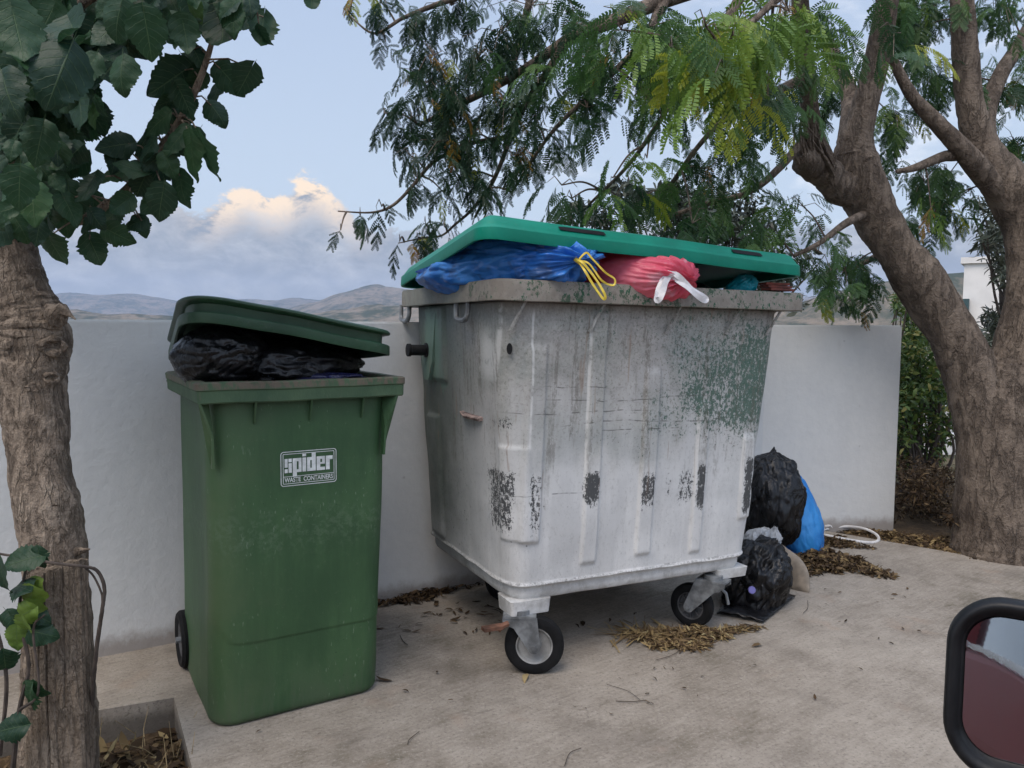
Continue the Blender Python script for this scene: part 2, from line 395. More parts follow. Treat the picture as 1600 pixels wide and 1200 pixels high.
# material of the painted steel body, in the container's own coordinates
def body_mat():
    M = Mat('weathered_container_paint'); co = M.coord(); x, y, z = M.xyz(co)
    nL = M.noise(co, 3.2, 6, .6); nM = M.noise(co, 14, 6, .65); nF = M.noise(co, 95, 5, .8); nS = M.noise(M.scale(co, 1, 1, .45), 85, 7, .8); nS2 = M.noise(M.scale(co, 1, 1, .07), 15, 4, .6)
    white = M.mix((nL*.6+nS2*.4).ss(.38, .62), (.52, .515, .50), (.67, .66, .635))
    # grime from the rim down, in runs
    g = (z + (nL-.5)*.7 + (nS2-.5)*.6).ss(.58, 1.12)
    c = M.mix(g*.66, white, M.mix((nM*.6+nF*.4).ss(.38, .62), (.135, .118, .098), (.30, .275, .24)))
    c = M.mix(g*nL.ss(.38, .6)*.4, c, (.15, .19, .155))
    c = M.mix(g*nF.ss(.50, .62)*.42, c, (.07, .062, .052)); c = M.mix(g*nF.ss(.47, .36)*.45, c, (.44, .425, .40))
    c = M.mix((z+(nS-.5)*.25).ss(1.2, 1.3)*.6, c, (.115, .10, .085))
    # thin veil of dirt on the white
    c = M.mix(nS.ss(.52, .66)*.38, c, (.30, .29, .27)); c = M.mix(nF.ss(.57, .68)*.4, c, (.22, .21, .19)); c = M.mix(nL.ss(.5, .66)*.35, c, (.34, .35, .35))
    # green first coat showing through in flakes, upper right and round the left side
    front = y.ss(.25, .12)
    reg = front*(x*.75+z*1.1+(nL-.5)*1.3).ss(1.0, 1.85)*(z+(nS2-.5)*.5).ss(.62, .86)
    reg2 = (x+(nM-.5)*.1).ss(.2, .1)*y.ss(.22, .5)*.8
    band = (z.gauss(.93, .16)*x.gauss(.98, .2)+z.gauss(1.1, .16)*x.gauss(1.12, .13)+z.gauss(.98, .06)*x.gauss(.9, .09)).clamp()*front
    fl = (nS*.55+nF*.45)
    gm = (fl + (nL-.5)*.22 + reg*.10 + band*.085 + reg2*.09 - .655).ss(-.008, .012)*(reg+reg2+band).clamp().ss(.03, .2)
    c = M.mix(gm*.92, c, M.mix(nM, (.032, .078, .054), (.062, .125, .092)))
    bl = ((nF*.6+M.noise(co, 60, 4, .7)*.4)+reg*.06-.60).ss(0., .03)*reg; c = M.mix(bl*.7, c, (.17, .15, .125))
    # left side turns dark green grey towards the back
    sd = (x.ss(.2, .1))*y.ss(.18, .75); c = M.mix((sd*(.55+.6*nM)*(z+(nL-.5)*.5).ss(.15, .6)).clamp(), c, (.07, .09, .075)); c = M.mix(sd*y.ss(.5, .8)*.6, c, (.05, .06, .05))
    sm = (y+(nM-.5)*.12).box(.62, .80, .05)*x.ss(.2, .1)*(z+(nM-.5)*.2).box(.97, 1.26, .03); c = M.mix(sm*.55, c, (.16, .27, .20))
    # black rubbed marks where the lorry's arms touch
    bk = None
    for (xa, xb, za, zb, k) in ((.060, .115, .50, .72, .10), (.16, .205, .50, .71, .075), (.375, .435, .585, .70, .15), (.615, .68, .555, .68, .11), (.73, .755, .57, .67, .06), (.79, .86, .56, .68, .075), (.872, .915, .53, .70, .14), (1.10, 1.145, .49, .71, .14), (.36, .42, .95, .99, .03), (.07, .10, .86, .90, .09), (1.165, 1.19, .52, .72, .12)):
        q = x.box(xa, xb, .012)*(z+(nS-.5)*.06).box(za, zb, .03)*k
        bk = q if bk is None else bk+q
    bk = bk*y.ss(.3, .2)
    c = M.mix((fl+bk*1.25-.585).ss(0., .035)*bk.ss(.01, .05)*.93, c, M.mix(nF, (.012, .013, .014), (.05, .053, .055)))
    # thin scratches and drips
    sc = None
    for (zz, ph, xa, xb) in ((.872, 1., .30, 1.0), (.912, 3., .1, .62), (.955, 5., .2, .9), (.845, 8., .44, .8), (.63, 2., .1, .35), (1.0, 6., .2, .5)):
        q = (z-zz-(M.noise(M.vec(x, ph, 0.), 3, 2)-.5)*.05).f('ABSOLUTE').ss(.0028, .0008)*x.box(xa, xb, .05)*M.noise(M.vec(x, ph, 1.), 16, 2).ss(.44, .56)
        sc = q if sc is None else sc+q
    c = M.mix((sc*y.ss(.3, .2)).clamp()*.75, c, (.07, .065, .06))
    for (xx, za, zb) in ((.375, .66, 1.24), (.15, .8, 1.25), (.862, .6, .86), (1.09, .58, .8), (.055, .95, 1.27)):
        q = (x-xx-(M.noise(M.vec(z, xx, 0.), 5, 2)-.5)*.012).f('ABSOLUTE').ss(.006, .002)*z.box(za, zb, .02)*y.ss(.3, .2)*nM.ss(.35, .5)
        c = M.mix(q*.55, c, (.66, .65, .62))
    dr = M.noise(M.scale(co, 1, 1, .03), 26, 3, .6).ss(.58, .64)*(z+(nM-.5)*.5).ss(.45, .9)*nS.ss(.42, .55); c = M.mix(dr*.5, c, (.10, .085, .065)); c = M.mix(M.noise(M.scale(co, 1, 1, .04), 34, 3, .6).ss(.63, .68)*z.ss(.5, .75)*.4, c, (.22, .13, .075))
    # rust freckles, splash and dirt along the bottom skirt
    c = M.mix(M.voro(co, 38).ss(.16, .05)*nM.ss(.56, .66)*.8, c, (.055, .045, .04))
    c = M.mix((z+(nM-.5)*.05).ss(.34, .28)*nM.ss(.4, .65)*.55, c, (.24, .225, .20))
    c = M.mix((z-.318+(nM-.5)*.02).f('ABSOLUTE').ss(.007, .002)*nF.ss(.42, .6)*.6, c, (.10, .095, .085))
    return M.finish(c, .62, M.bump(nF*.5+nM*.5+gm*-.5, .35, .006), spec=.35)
BODY = body_mat()
def rim_mat():
    M = Mat('weathered_rim'); co = M.coord(); x, y, z = M.xyz(co); nM = M.noise(co, 12, 6, .65); nF = M.noise(M.scale(co, 1, 1, .6), 75, 6, .78); nL = M.noise(co, 4, 3)
    c = M.mix(nM.ss(.35, .65), (.185, .165, .14), (.275, .25, .215))
    c = M.mix((nF*.5+nM*.35+nL*.15).ss(.525, .55)*(y.ss(.3, .2)*.9+.1), c, (.022, .085, .048)); c = M.mix(nM.ss(.52, .6)*.45, c, (.12, .10, .082)); c = M.mix(y.ss(.12, .5)*.45*nL.ss(.3, .6), c, (.21, .235, .20))
    c = M.mix(nF.ss(.42, .33)*.7, c, (.10, .088, .075))
    return M.finish(c, .8, M.bump(nF+nM, .5, .006), spec=.2)
RIMM = rim_mat()
GALV = plain('galvanised_steel', (.20, .21, .215), .55, .35, .3, 24, .15)
RUBBER = plain('black_rubber', (.009, .009, .0095), .8, 0, .3, 25, .3, .2)
DISC = plain('cast_wheel_disc', (.34, .34, .33), .55, .3, .2, 20, .2)
DDISC = plain('dark_wheel_disc', (.07, .07, .072), .6, 0, .3, 25, .2)
RUST = plain('rusty_metal', (.16, .075, .045), .8, .2, .4, 25, .4)
BLACKM = plain('black_steel', (.007, .007, .0075), .6, 0, .3, 30, .3, .25)
container = empty('waste_container', CROOT, (0, CT, CYAW))
tag(container, 'big white wheeled waste container with raised green lid, overfilled with bags', 'waste container')
RIBS = [(.137, .205, .47, 1.14), (.379, .438, .372, 1.26), (.612, .676, .378, 1.06), (.862, .91, .36, .93), (1.09, 1.147, .47, .80)]
def disp(px, py, nx, ny, z, x0, x1, y0, y1):
    d = 0.
    if ny < -.3:
        for k, (a, b, za, zb) in enumerate(RIBS):
            sx = sst(a-.005, a+.004, px)*(1-sst(b-.004, b+.005, px)); szz = sst(za-.012, za+.006, z)*(1-sst(zb-.02, zb+.012, z)); d += .011*sx*szz
    if nx < -.02 and ny < -.02:      # doubled plate on the corner
        s = sst(.0, .25, -ny)*(1 if nx < -.25 else sst(0, .25, -nx)); d += .007*s*(sst(.468, .476, z)-sst(.796, .804, z))
    if nx < -.8:
        for a, b, za, zb in ((.72, .83, .34, .84), (.60, .75, .99, 1.28)): d += .014*sst(a-.015, a+.005, py)*(1-sst(b-.005, b+.015, py))*sst(za-.015, za+.01, z)*(1-sst(zb-.01, zb+.01, z))
        d += .02*sst(.30, .42, py)*(1-sst(.5, .6, py))*0
    d += .0065*mn.noise(Vector((px*3.1, py*3.1, z*3.1))) + .0025*mn.noise(Vector((px*9, py*9, z*9)))
    # weld bead and turned-in skirt
    dz = z-(.315+.004*mn.noise(Vector((px*14, py*14, 0)))); d += .006*math.exp(-(dz/.006)**2)
    if z < .31: d -= .012
    if z < .275: d -= .06*(.275-z)/.02*.12
    return d
def container_body():
    zs = list(np.linspace(.258, .30, 9))+list(np.linspace(.303, .33, 14))+list(np.linspace(.335, 1.285, 150)); rings = []
    for z in zs:
        x0, x1, y0, y1 = cext(z); ring = []
        for (px, py, nx, ny) in rrect(x0, x1, y0, y1, .085, 14, 200, 110):
            d = disp(px, py, nx, ny, z, x0, x1, y0, y1); ring.append(Vector((px+nx*d, py+ny*d, z)))
        rings.append(ring)
    # inside wall so that the tub is open
    for z in (1.29, .9, .5, .32):
        x0, x1, y0, y1 = cext(z); rings.append([Vector((px-nx*.02, py-ny*.02, z)) for px, py, nx, ny in rrect(x0, x1, y0, y1, .085, 14, 200, 110)])
    mb = MB(); mb.rings(rings); return mk('body', mb.V, mb.F, BODY, container)
container_body()
def container_rim():
    prof = [(.045, RB+.012), (-.0, RB), (-.004, RB+.003), (-.004, RT-.008), (-.0, RT), (.012, RT+.002), (.07, RT-.004), (.085, RT-.03), (.075, RT-.05), (.05, RB+.012)]
    rings = []
    for d, z in prof:
        ring = []
        for px, py, nx, ny in rrect(d, 1.2996-d, d, 1.019-d, (max(.03, .075-d), .025, .025, .06), 8, 60, 40):
            w = .004*mn.noise(Vector((px*4, py*4, 1)))+.002*mn.noise(Vector((px*13, py*13, 3)))
            ring.append(Vector((px+nx*w, py+ny*w, z+w*.8)))
        rings.append(ring)
    mb = MB(); mb.rings(rings+[rings[0]], True, False, False); mb.build('rim', RIMM, container)
    for k, a in enumerate((.10, .40, .72, 1.0, 1.2)):   # little struts under the rim
        mb = MB(); mb.tube([(a-.035, .05, 1.19), (a, .012, RB+.004)], .006, 6); mb.build('strut', BODY, container)
container_rim()
# lid: sheet with skirt, shoulder and crown, warped by its load
def lid_mesh(name, cor, hts, prof, rad, mat, parent, crown=.0, nc=10, nx=40, ny=24, wob=.004):
    def at(u, v, z):
        a = (1-u)*(1-v)*np.array(cor[0])+u*(1-v)*np.array(cor[1])+u*v*np.array(cor[2])+(1-u)*v*np.array(cor[3])
        h = (1-u)*(1-v)*hts[0]+u*(1-v)*hts[1]+u*v*hts[2]+(1-u)*v*hts[3]
        return Vector((a[0], a[1], h+z+wob*mn.noise(Vector((u*3, v*3, 4)))))
    Wd = abs(cor[1][0]-cor[0][0]); Dd = abs(cor[3][1]-cor[0][1]); rings = []
    for d, z in prof:
        rr = [max(.012, q-d) for q in rad]
        rings.append([at(px/Wd, py/Dd, z+(crown*math.sin(math.pi*px/Wd)*math.sin(math.pi*min(1, py/Dd)) if d > .1 else 0)) for px, py, _, _ in rrect(d, Wd-d, d, Dd-d, rr, nc, nx, ny)])
    mb = MB(); mb.rings(rings, True, True, True); return mb.build(name, mat, parent), at, Wd, Dd
M = Mat('green_lid_plastic'); co = M.coord(); n = M.noise(co, 5, 5); nf = M.noise(co, 60, 4); x, y, z = M.xyz(co)
c = M.mix(n.ss(.3, .7), (.0025, .165, .108), (.004, .225, .148)); c = M.mix(nf.ss(.62, .75)*.2, c, (.09, .20, .15)); c = M.mix(M.noise(M.scale(co, .3, 1, 1), 50, 3).ss(.62, .72)*.35, c, (.02, .24, .17))
LIDG = M.finish(c, .45, M.bump(nf*.4+n, .25, .006), spec=.25)
CL_COR = [(-.075, -.02), (1.283, -.02), (1.30, 1.03), (-.005, 1.03)]; CL_H = [1.474, 1.418, 1.362, 1.368]
clid, clat, cw, cd = lid_mesh('lid', CL_COR, CL_H,
    [(.30, .055), (.12, .045), (.055, .04), (.018, .03), (.012, .0), (.0, -.002), (-.002, .004), (.0, .036), (.006, .042), (.012, .046), (.016, .052), (.035, .075), (.05, .083), (.11, .088), (.28, .105)],
    (.07, .05, .05, .07), LIDG, container, .02)
for ua, ub in ((.21, .34), (.745, .85)):     # grip slots let into the shoulder
    mb = MB(); rings = []
    for i in range(9):
        u = ua+(ub-ua)*i/8; e = .6 if i in (0, 8) else 1.
        p = [clat(u, q/cd, h) for q, h in ((.0155, .061-.004*e), (.026, .0635+.006*e), (.030, .0685+.004*e), (.0195, .066-.008*e))]; rings.append(p)
    mb.rings(rings); mb.build('grip_slot', BLACKM, clid)
# lifting hooks under the rim, left side
for b in (.975, .335):
    mb = MB(); a = .012
    mb.tube(catmull([(a, b-.055, RB+.01), (a, b-.055, RB-.03), (a-.002, b-.045, RB-.052), (a, b-.02, RB-.06), (a, b+.02, RB-.06), (a-.002, b+.045, RB-.052), (a, b+.055, RB-.03), (a, b+.055, RB+.01)], 5), .0095, 8)
    mb.build('lifting_hook', GALV, container)
mb = MB(); mb.rings([[Vector((.05 if q else .034, y, z)) for y, z in ((.66, 1.27), (.86, 1.27), (.83, 1.06), (.79, .985), (.74, .985), (.70, 1.06))] for q in (0, 1)]); mb.build('trunnion_plate', BODY, container, smooth=False)
mb = MB(); TM = Matrix.Translation((.05, .765, 1.105)) @ Matrix.Rotation(R(-90), 4, 'Y')
mb.lathe([(0, .0), (0, .03), (.02, .03), (.022, .022), (.082, .022), (.084, .026), (.096, .026), (.098, .0)], TM, 24); mb.build('trunnion', BLACKM, container)
# torn bracket on the left side near the corner
mb = MB(); mb.add([(.075, .27, .885), (.075, .45, .890), (.05, .44, .887), (.042, .39, .877), (.055, .28, .876), (.075, .27, .872), (.075, .45, .880), (.052, .44, .880), (.045, .39, .870), (.058, .28, .868)],
    [(0, 1, 2, 3, 4), (5, 9, 8, 7, 6), (4, 3, 8, 9), (3, 2, 7, 8), (2, 1, 6, 7), (0, 4, 9, 5)]); mb.build('torn_bracket', plain('scraped_metal', (.30, .22, .19), .7, .2, .5, 40, .4), container, smooth=False)
# foot blocks and castors
def foot(a0, a1, b0, b1, z0=.212, z1=.262):
    mb = MB(); rings = [[Vector((px, py, z)) for px, py, _, _ in rrect(a0+q, a1-q, b0+q, b1-q, .012, 4, 2, 2)] for z, q in ((z1, 0), (z0, .004))]
    mb.rings(rings); mb.build('foot_block', BODY, container)
def castor(axle, yaw, r, discmat, spokes=False, w=.045, plate=None):
    """axle: local position of the wheel centre; wheel axis points to the front after yaw; swivel trails"""
    T = Matrix.Translation(axle) @ Matrix.Rotation(yaw, 4, 'Z') @ Matrix.Rotation(R(90), 4, 'X'); rs = r*.62
    mb = MB()
    h0 = plate[1]-axle[2]; off = plate[0]
    for s in (-1, 1):      # the two cheeks of the fork
        y = s*(w/2+.012); q = .003*s
        g = -1 if off < 0 else 1; e = [(-g*.021*math.cos(a), .021*math.sin(a)) for a in np.linspace(R(15), R(-150), 10)]
        poly = [(off+g*.058, h0-.014), (off+g*.058, h0), (off-g*.060, h0)]+e+[(off+g*.020, h0-.036), (off+g*.038, h0-.030)]
        T2 = Matrix.Translation(axle) @ Matrix.Rotation(yaw, 4, 'Z')
        mb.rings([[T2 @ Vector((x, y-q, z)) for x, z in poly], [T2 @ Vector((x, y+q, z)) for x, z in poly]])
    T2 = Matrix.Translation(axle) @ Matrix.Rotation(yaw, 4, 'Z')
    mb.box((off, 0, h0+.002), (.115, w+.036, .008), T2); mb.lathe([(0, 0), (0, .036), (.016, .036), (.016, 0)], T2 @ Matrix.Translation((off, 0, h0+.006)), 20)
    f = mb.build('castor', GALV, container, smooth=True)
    t = MB(); t.lathe([(-w*.42, rs), (-w*.47, r*.70), (-w*.5, r*.84), (-w*.42, r*.95), (-w*.2, r), (w*.2, r), (w*.42, r*.95), (w*.5, r*.84), (w*.47, r*.70), (w*.42, rs)], T, 48); t.build('tyre', RUBBER, f)
    d = MB(); d.lathe([(-w*.42, rs), (-w*.40, rs*.93), (-w*.16, rs*.86), (-w*.12, rs*.4), (-w*.5, rs*.32), (-w*.55, 0), (w*.55, 0), (w*.5, rs*.32), (w*.12, rs*.4), (w*.16, rs*.86), (w*.40, rs*.93), (w*.42, rs)], T, 40)
    if spokes:
        for k in range(8):
            A = T @ Matrix.Rotation(k*math.pi/4, 4, 'Z'); d.box((rs*.6, 0, w*.18), (rs*.6, .006, .016), A); d.box((rs*.6, 0, -w*.18), (rs*.6, .006, .016), A)
    d.build('wheel_disc', discmat, f)
    b = MB(); b.lathe([(-w/2-.022, 0), (-w/2-.022, .009), (-w/2-.012, .010), (w/2+.012, .010), (w/2+.022, .009), (w/2+.022, 0)], T, 6); b.build('axle_bolt', GALV, f, smooth=False)
    return f
foot(.112, .268, .100, .22); foot(1.02, 1.172, .104, .22, .225); foot(.30, .45, .72, .84); foot(1.02, 1.172, .80, .92)
f = castor((.205, .105, .1035), R(-28), .1035, DISC, plate=(-.052, .207))
mb = MB(); mb.tube([(.10, .10, .195), (.075, .098, .190), (.06, .096, .178)], .010, 6); mb.box((.04, .097, .19), (.07, .03, .012)); mb.build('brake_pedal', RUST, f)
f = castor((.972, .20, .102), R(-62), .0885, DDISC, True, plate=(.085, .220))
mb = MB(); mb.tube([(1.03, .13, .20), (1.065, .11, .165), (1.075, .105, .12)], .006, 6); mb.build('brake_pedal', GALV, f)
castor((.43, .78, .1035), R(-20), .1035, DDISC, plate=(-.05, .207)); castor((1.06, .90, .118), R(20), .1035, DDISC, plate=(-.05, .207))
mb = MB(); mb.lathe([(0, 0), (0, .012), (.004, .014), (.004, 0)], Matrix.Translation((.074, .0705, 1.13)) @ Matrix.Rotation(R(-38), 4, 'Z') @ Matrix.Rotation(R(90), 4, 'X') @ Matrix.Scale(1.9, 4, (0, 1, 0)) @ Matrix.Scale(.7, 4), 20); mb.build('keyhole_plate', BLACKM, container)

# ================================================================== the wheelie bin
BROOT = Vector((-.8741, 2.1229, 0)); BYAW = .5462
BMx = Matrix.Translation(BROOT) @ Matrix.Rotation(BYAW, 4, 'Z')
def b2w(a, b, z): return BMx @ Vector((a, b, z))
M = Mat('green_bin_plastic'); co = M.coord(); x, y, z = M.xyz(co); n = M.noise(co, 4, 6, .6); nf = M.noise(co, 55, 5, .7); ns = M.noise(M.scale(co, 1, 1, .15), 30, 5, .65)
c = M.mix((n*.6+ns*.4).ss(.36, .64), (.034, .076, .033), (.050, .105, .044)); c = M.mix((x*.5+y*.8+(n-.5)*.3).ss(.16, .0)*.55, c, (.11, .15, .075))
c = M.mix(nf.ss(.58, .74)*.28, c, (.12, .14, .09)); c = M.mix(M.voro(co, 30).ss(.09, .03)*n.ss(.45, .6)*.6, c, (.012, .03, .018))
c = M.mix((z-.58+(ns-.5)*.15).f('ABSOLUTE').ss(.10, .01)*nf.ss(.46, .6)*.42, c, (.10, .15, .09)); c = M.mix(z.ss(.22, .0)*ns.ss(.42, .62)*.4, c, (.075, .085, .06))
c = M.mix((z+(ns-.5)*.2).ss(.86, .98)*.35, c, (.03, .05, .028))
c = M.mix(M.noise(M.scale(co, 1, 1, .3), 120, 2, .5).ss(.66, .72)*n.ss(.45, .58)*.6, c, (.17, .22, .15))
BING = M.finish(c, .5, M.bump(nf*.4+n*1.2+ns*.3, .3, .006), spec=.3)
M = Mat('dirty_rim_plastic'); co = M.coord(); x, y, z = M.xyz(co); n = M.noise(co, 9, 5); nf = M.noise(M.scale(co, 1, 1, .4), 50, 5, .7)
c = M.mix(n.ss(.3, .7), (.045, .082, .045), (.075, .12, .065)); c = M.mix(((z-1.019).ss(-.004, .004)*nf.ss(.40, .56)*.85), c, M.mix(n, (.10, .072, .055), (.17, .13, .10)))
c = M.mix(nf.ss(.6, .7)*.5, c, (.13, .115, .085)); BRIM = M.finish(c, .7, M.bump(nf, .4, .005), spec=.25)
M = Mat('lid_plastic_dark'); co = M.coord(); n = M.noise(co, 8, 5); nf = M.noise(co, 70, 4)
LIDD = M.finish(M.mix(nf.ss(.6, .78)*.3, M.mix(n.ss(.3, .7), (.012, .042, .02), (.022, .066, .032)), (.10, .12, .09)), .4, M.bump(nf+n, .2, .004), spec=.5)
WHITEP = plain('white_print', (.62, .63, .60), .6, 0, .12, 60, .1)
wbin = empty('wheelie_bin', BROOT, (0, 0, BYAW)); tag(wbin, 'tall dark green wheelie bin with half open lid and white printed badge', 'wheelie bin')
BW, BD, BH = .6258, .6687, 1.0398
def bext(z):
    t = 1-z/.99
    return .036-.008*t, BW-.036-.031*t, .034+.018*t, BD-.03-.025*t
def bin_body():
    zs = [.0, .004, .012]+list(np.linspace(.02, .16, 10))+list(np.linspace(.165, .30, 36))+list(np.linspace(.31, .99, 50)); rings = []
    for z in zs:
        x0, x1, y0, y1 = bext(z); ring = []
        rc = .075+.0*z
        q = .02 if z == 0 else (.008 if z < .01 else (.002 if z < .02 else 0))
        for px, py, nx, ny in rrect(x0, x1, y0, y1, rc, 12, 60, 40):
            d = -q + .003*mn.noise(Vector((px*4, py*4, z*4)))
            if ny < -.01:
                line = .248 + .02*sst(.35, 0., px/BW)**2 + .06*sst(.13, .03, px)*sst(.0, -1., nx)
                line += 0 if nx > -.5 else .0
                d -= .0028*(1-sst(line-.003, line+.003, z))*sst(0., .3, -ny)
            d -= .006*sst(0, .3, -ny)*math.exp(-((z-.5)/.35)**2)*math.sin(math.pi*min(1, max(0, (px-.05)/.5)))
            ring.append(Vector((px+nx*d, py+ny*d, z)))
        rings.append(ring)
    for z in (.99, .6, .05):
        x0, x1, y0, y1 = bext(z); rings.append([Vector((px-nx*.008, py-ny*.008, z)) for px, py, nx, ny in rrect(x0, x1, y0, y1, .075, 12, 60, 40)])
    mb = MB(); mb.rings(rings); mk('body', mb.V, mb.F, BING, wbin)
bin_body()
mb = MB(); prof = [(.045, .988), (.006, .978), (.002, .982), (.001, 1.014), (-.003, 1.018), (-.003, 1.036), (.003, BH), (.028, BH), (.033, 1.033), (.036, 1.0), (.046, .988)]
mb.rings([[Vector((px, py, z+.0025*mn.noise(Vector((px*6, py*6, 0))))) for px, py, _, _ in rrect(d, BW-d, d, BD-d, [max(.01, q-d) for q in (.018, .018, .05, .05)], 6, 40, 30)] for d, z in prof], True, False, False)
mb.build('rim', BRIM, wbin)
def fin(poly, x0, x1, name, mat=None):
    mb = MB(); mb.rings([[Vector((x0, y, z)) for y, z in poly], [Vector((x1, y, z)) for y, z in poly]]); mb.build(name, mat or BING, wbin, smooth=False, bevel=.001)
for xa in (.033, .560):    # tapering corner fins of the comb pick-up
    mb = MB(); s = -1 if xa < .3 else 1; o = xa if s < 0 else xa+.012
    A = [(o+s*.030, .004, .982), (o+s*.012, .008, .93), (o-s*.004, .018, .88), (o-s*.007, .028, .79), (o-s*.007, .05, .79), (o-s*.0, .06, .982)]
    mb.rings([[Vector(v) for v in A], [Vector((v[0]-s*.007, v[1], v[2])) for v in A]]); mb.build('corner_fin', BING, wbin, smooth=False)
for xa in (.158, .322, .486): fin([(.004, .984), (.028, .915), (.045, .91), (.045, .984)], xa, xa+.006, 'rib')
lid_cor = [(-.035, -.004), (.588, -.004), (.598, .665), (.01, .665)]
blid, blat, bw_, bd_ = lid_mesh('lid', lid_cor, [1.226, 1.108, 1.062, 1.066],
    [(.2, .035), (.07, .03), (.03, .028), (.006, .0), (.0, .0), (-.001, .004), (-.001, .028), (.002, .031), (.022, .033), (.024, .036), (.022, .060), (.0, .064), (-.003, .067), (-.003, .072), (.002, .076), (.04, .082), (.12, .094), (.24, .105)],
    (.15, .06, .05, .08), LIDD, wbin, .01, 14)
mb = MB(); mb.tube([(.06, BD-.005, 1.045), (BW-.06, BD-.005, 1.045)], .013, 10); mb.build('hinge_rod', BLACKM, wbin)
mb = MB(); mb.tube(catmull([(.05, BD-.02, .98), (.05, BD+.05, 1.0), (.05, BD+.06, 1.02), (BW-.05, BD+.06, 1.02), (BW-.05, BD+.05, 1.0), (BW-.05, BD-.02, .98)], 4), .014, 8); mb.build('handle', BING, wbin)
for a in (.034, .540):
    T = Matrix.Translation((a, .575, .1)) @ Matrix.Rotation(R(90), 4, 'Y'); t = MB(); w = .05
    t.lathe([(-w*.35, .06), (-w*.5, .075), (-w*.5, .09), (-w*.3, .099), (w*.3, .099), (w*.5, .09), (w*.5, .075), (w*.35, .06)], T, 40)
    wo = t.build('wheel', RUBBER, wbin); d = MB(); d.lathe([(-w*.35, .06), (-w*.2, .05), (-w*.25, .02), (-w*.25, 0), (w*.25, 0), (w*.25, .02), (w*.2, .05), (w*.35, .06)], T, 30); d.build('wheel_disc', DDISC, wo)
mb = MB(); mb.tube([(-.0, .575, .1), (.57, .575, .1)], .011, 8); mb.build('axle', GALV, wbin)
# printed badge: frames, block lettering
def badge():
    b = empty('badge'); b.parent = wbin
    L, Rr, T_, B_ = .236, .408, .822, .716
    def fy(x, z):
        x0, x1, y0, y1 = bext(z); d = .003*mn.noise(Vector((x*4, y0*4, z*4))) - .006*math.exp(-((z-.5)/.35)**2)*math.sin(math.pi*min(1, max(0, (x-.05)/.5))); return y0-d-.0016
    def quad(mb, x0, z0, x1, z1, n=6):
        V = []; F = []
        for i in range(n+1):
            x = x0+(x1-x0)*i/n; V += [(x, fy(x, z0), z0), (x, fy(x, z1), z1)]
        for i in range(n): F.append((2*i, 2*i+2, 2*i+3, 2*i+1))
        mb.add(V, F)
    def frame(mb, x0, z0, x1, z1, t, r):
        o = rrect(x0, x1, z0, z1, r, 6, 8, 6); i = rrect(x0+t, x1-t, z0+t, z1-t, max(.0005, r-t), 6, 8, 6); n = len(o)
        V = [(p[0], fy(p[0], p[1]), p[1]) for p in o+i]; mb.add(V, [(k, (k+1) % n, (k+1) % n+n, k+n) for k in range(n)])
    mb = MB(); frame(mb, L, B_, Rr, T_, .0022, .009); frame(mb, L+.0068, B_+.0068, Rr-.0068, T_-.0068, .0018, .003); quad(mb, L+.0086, B_+.0285, Rr-.0086, B_+.0302); mb.build('badge_frame', WHITEP, b, smooth=False)
    # block letters on a grid: u wide, each glyph a list of (x0,z0,x1,z1) in units
    G_ = {'s': [(0, 1.55, .9, 4), (0, 0, .9, 1.1), (1.15, 3, 2.1, 4), (1.15, 0, 2.1, 2.7)],
          'p': [(0, -1.2, 1.2, 4), (1.2, 3.1, 2.6, 4), (1.2, 0, 2.6, .8), (1.75, .8, 2.6, 3.1)],
          'i': [(0, 0, 1.1, 4), (0, 4.35, 1.1, 5.1)],
          'd': [(1.4, 0, 2.6, 5.2), (0, 3.1, 1.4, 4), (0, 0, 1.4, .9), (0, .9, .95, 3.1)],
          'e': [(0, 0, 1.1, 4), (1.1, 3.2, 2.5, 4), (1.65, 1.75, 2.5, 3.2), (1.1, 1.75, 1.65, 2.3), (1.1, 0, 2.5, .9)],
          'r': [(0, 0, 1.2, 4), (1.2, 2.9, 2.1, 4)]}
    Wd = {'s': 2.1, 'p': 2.6, 'i': 1.1, 'd': 2.6, 'e': 2.5, 'r': 2.1}; gap = .28; tot = sum(Wd[c] for c in 'spider')+gap*5; u = (Rr-L-.024)/tot; x = L+.012; mb = MB(); zb = B_+.041; uz = .0108
    for c in 'spider':
        for (a, q, a2, q2) in G_[c]: quad(mb, x+a*u, zb+q*uz, x+a2*u, zb+q2*uz, 2)
        x += (Wd[c]+gap)*u
    mb.build('lettering', WHITEP, b, smooth=False)
    cu = bpy.data.curves.new('t', 'FONT'); cu.body = 'WASTE  CONTAINERS'; cu.size = 1; cu.offset = .018; cu.resolution_u = 4
    to = bpy.data.objects.new('t', cu); COL.objects.link(to); bpy.context.view_layer.update()
    me = bpy.data.meshes.new_from_object(to.evaluated_get(bpy.context.evaluated_depsgraph_get())); bpy.data.objects.remove(to)
    A = np.array([v.co for v in me.vertices]); lo, hi = A.min(0), A.max(0); X0, X1, Z0, Z1 = L+.0115, Rr-.0115, B_+.0118, B_+.0262
    for v in me.vertices:
        xx = X0+(v.co.x-lo[0])/(hi[0]-lo[0])*(X1-X0); zz = Z0+(v.co.y-lo[1])/(hi[1]-lo[1])*(Z1-Z0); v.co = (xx, fy(xx, zz), zz)
    me.materials.clear(); link('lettering', me, WHITEP, b, smooth=False)
badge()
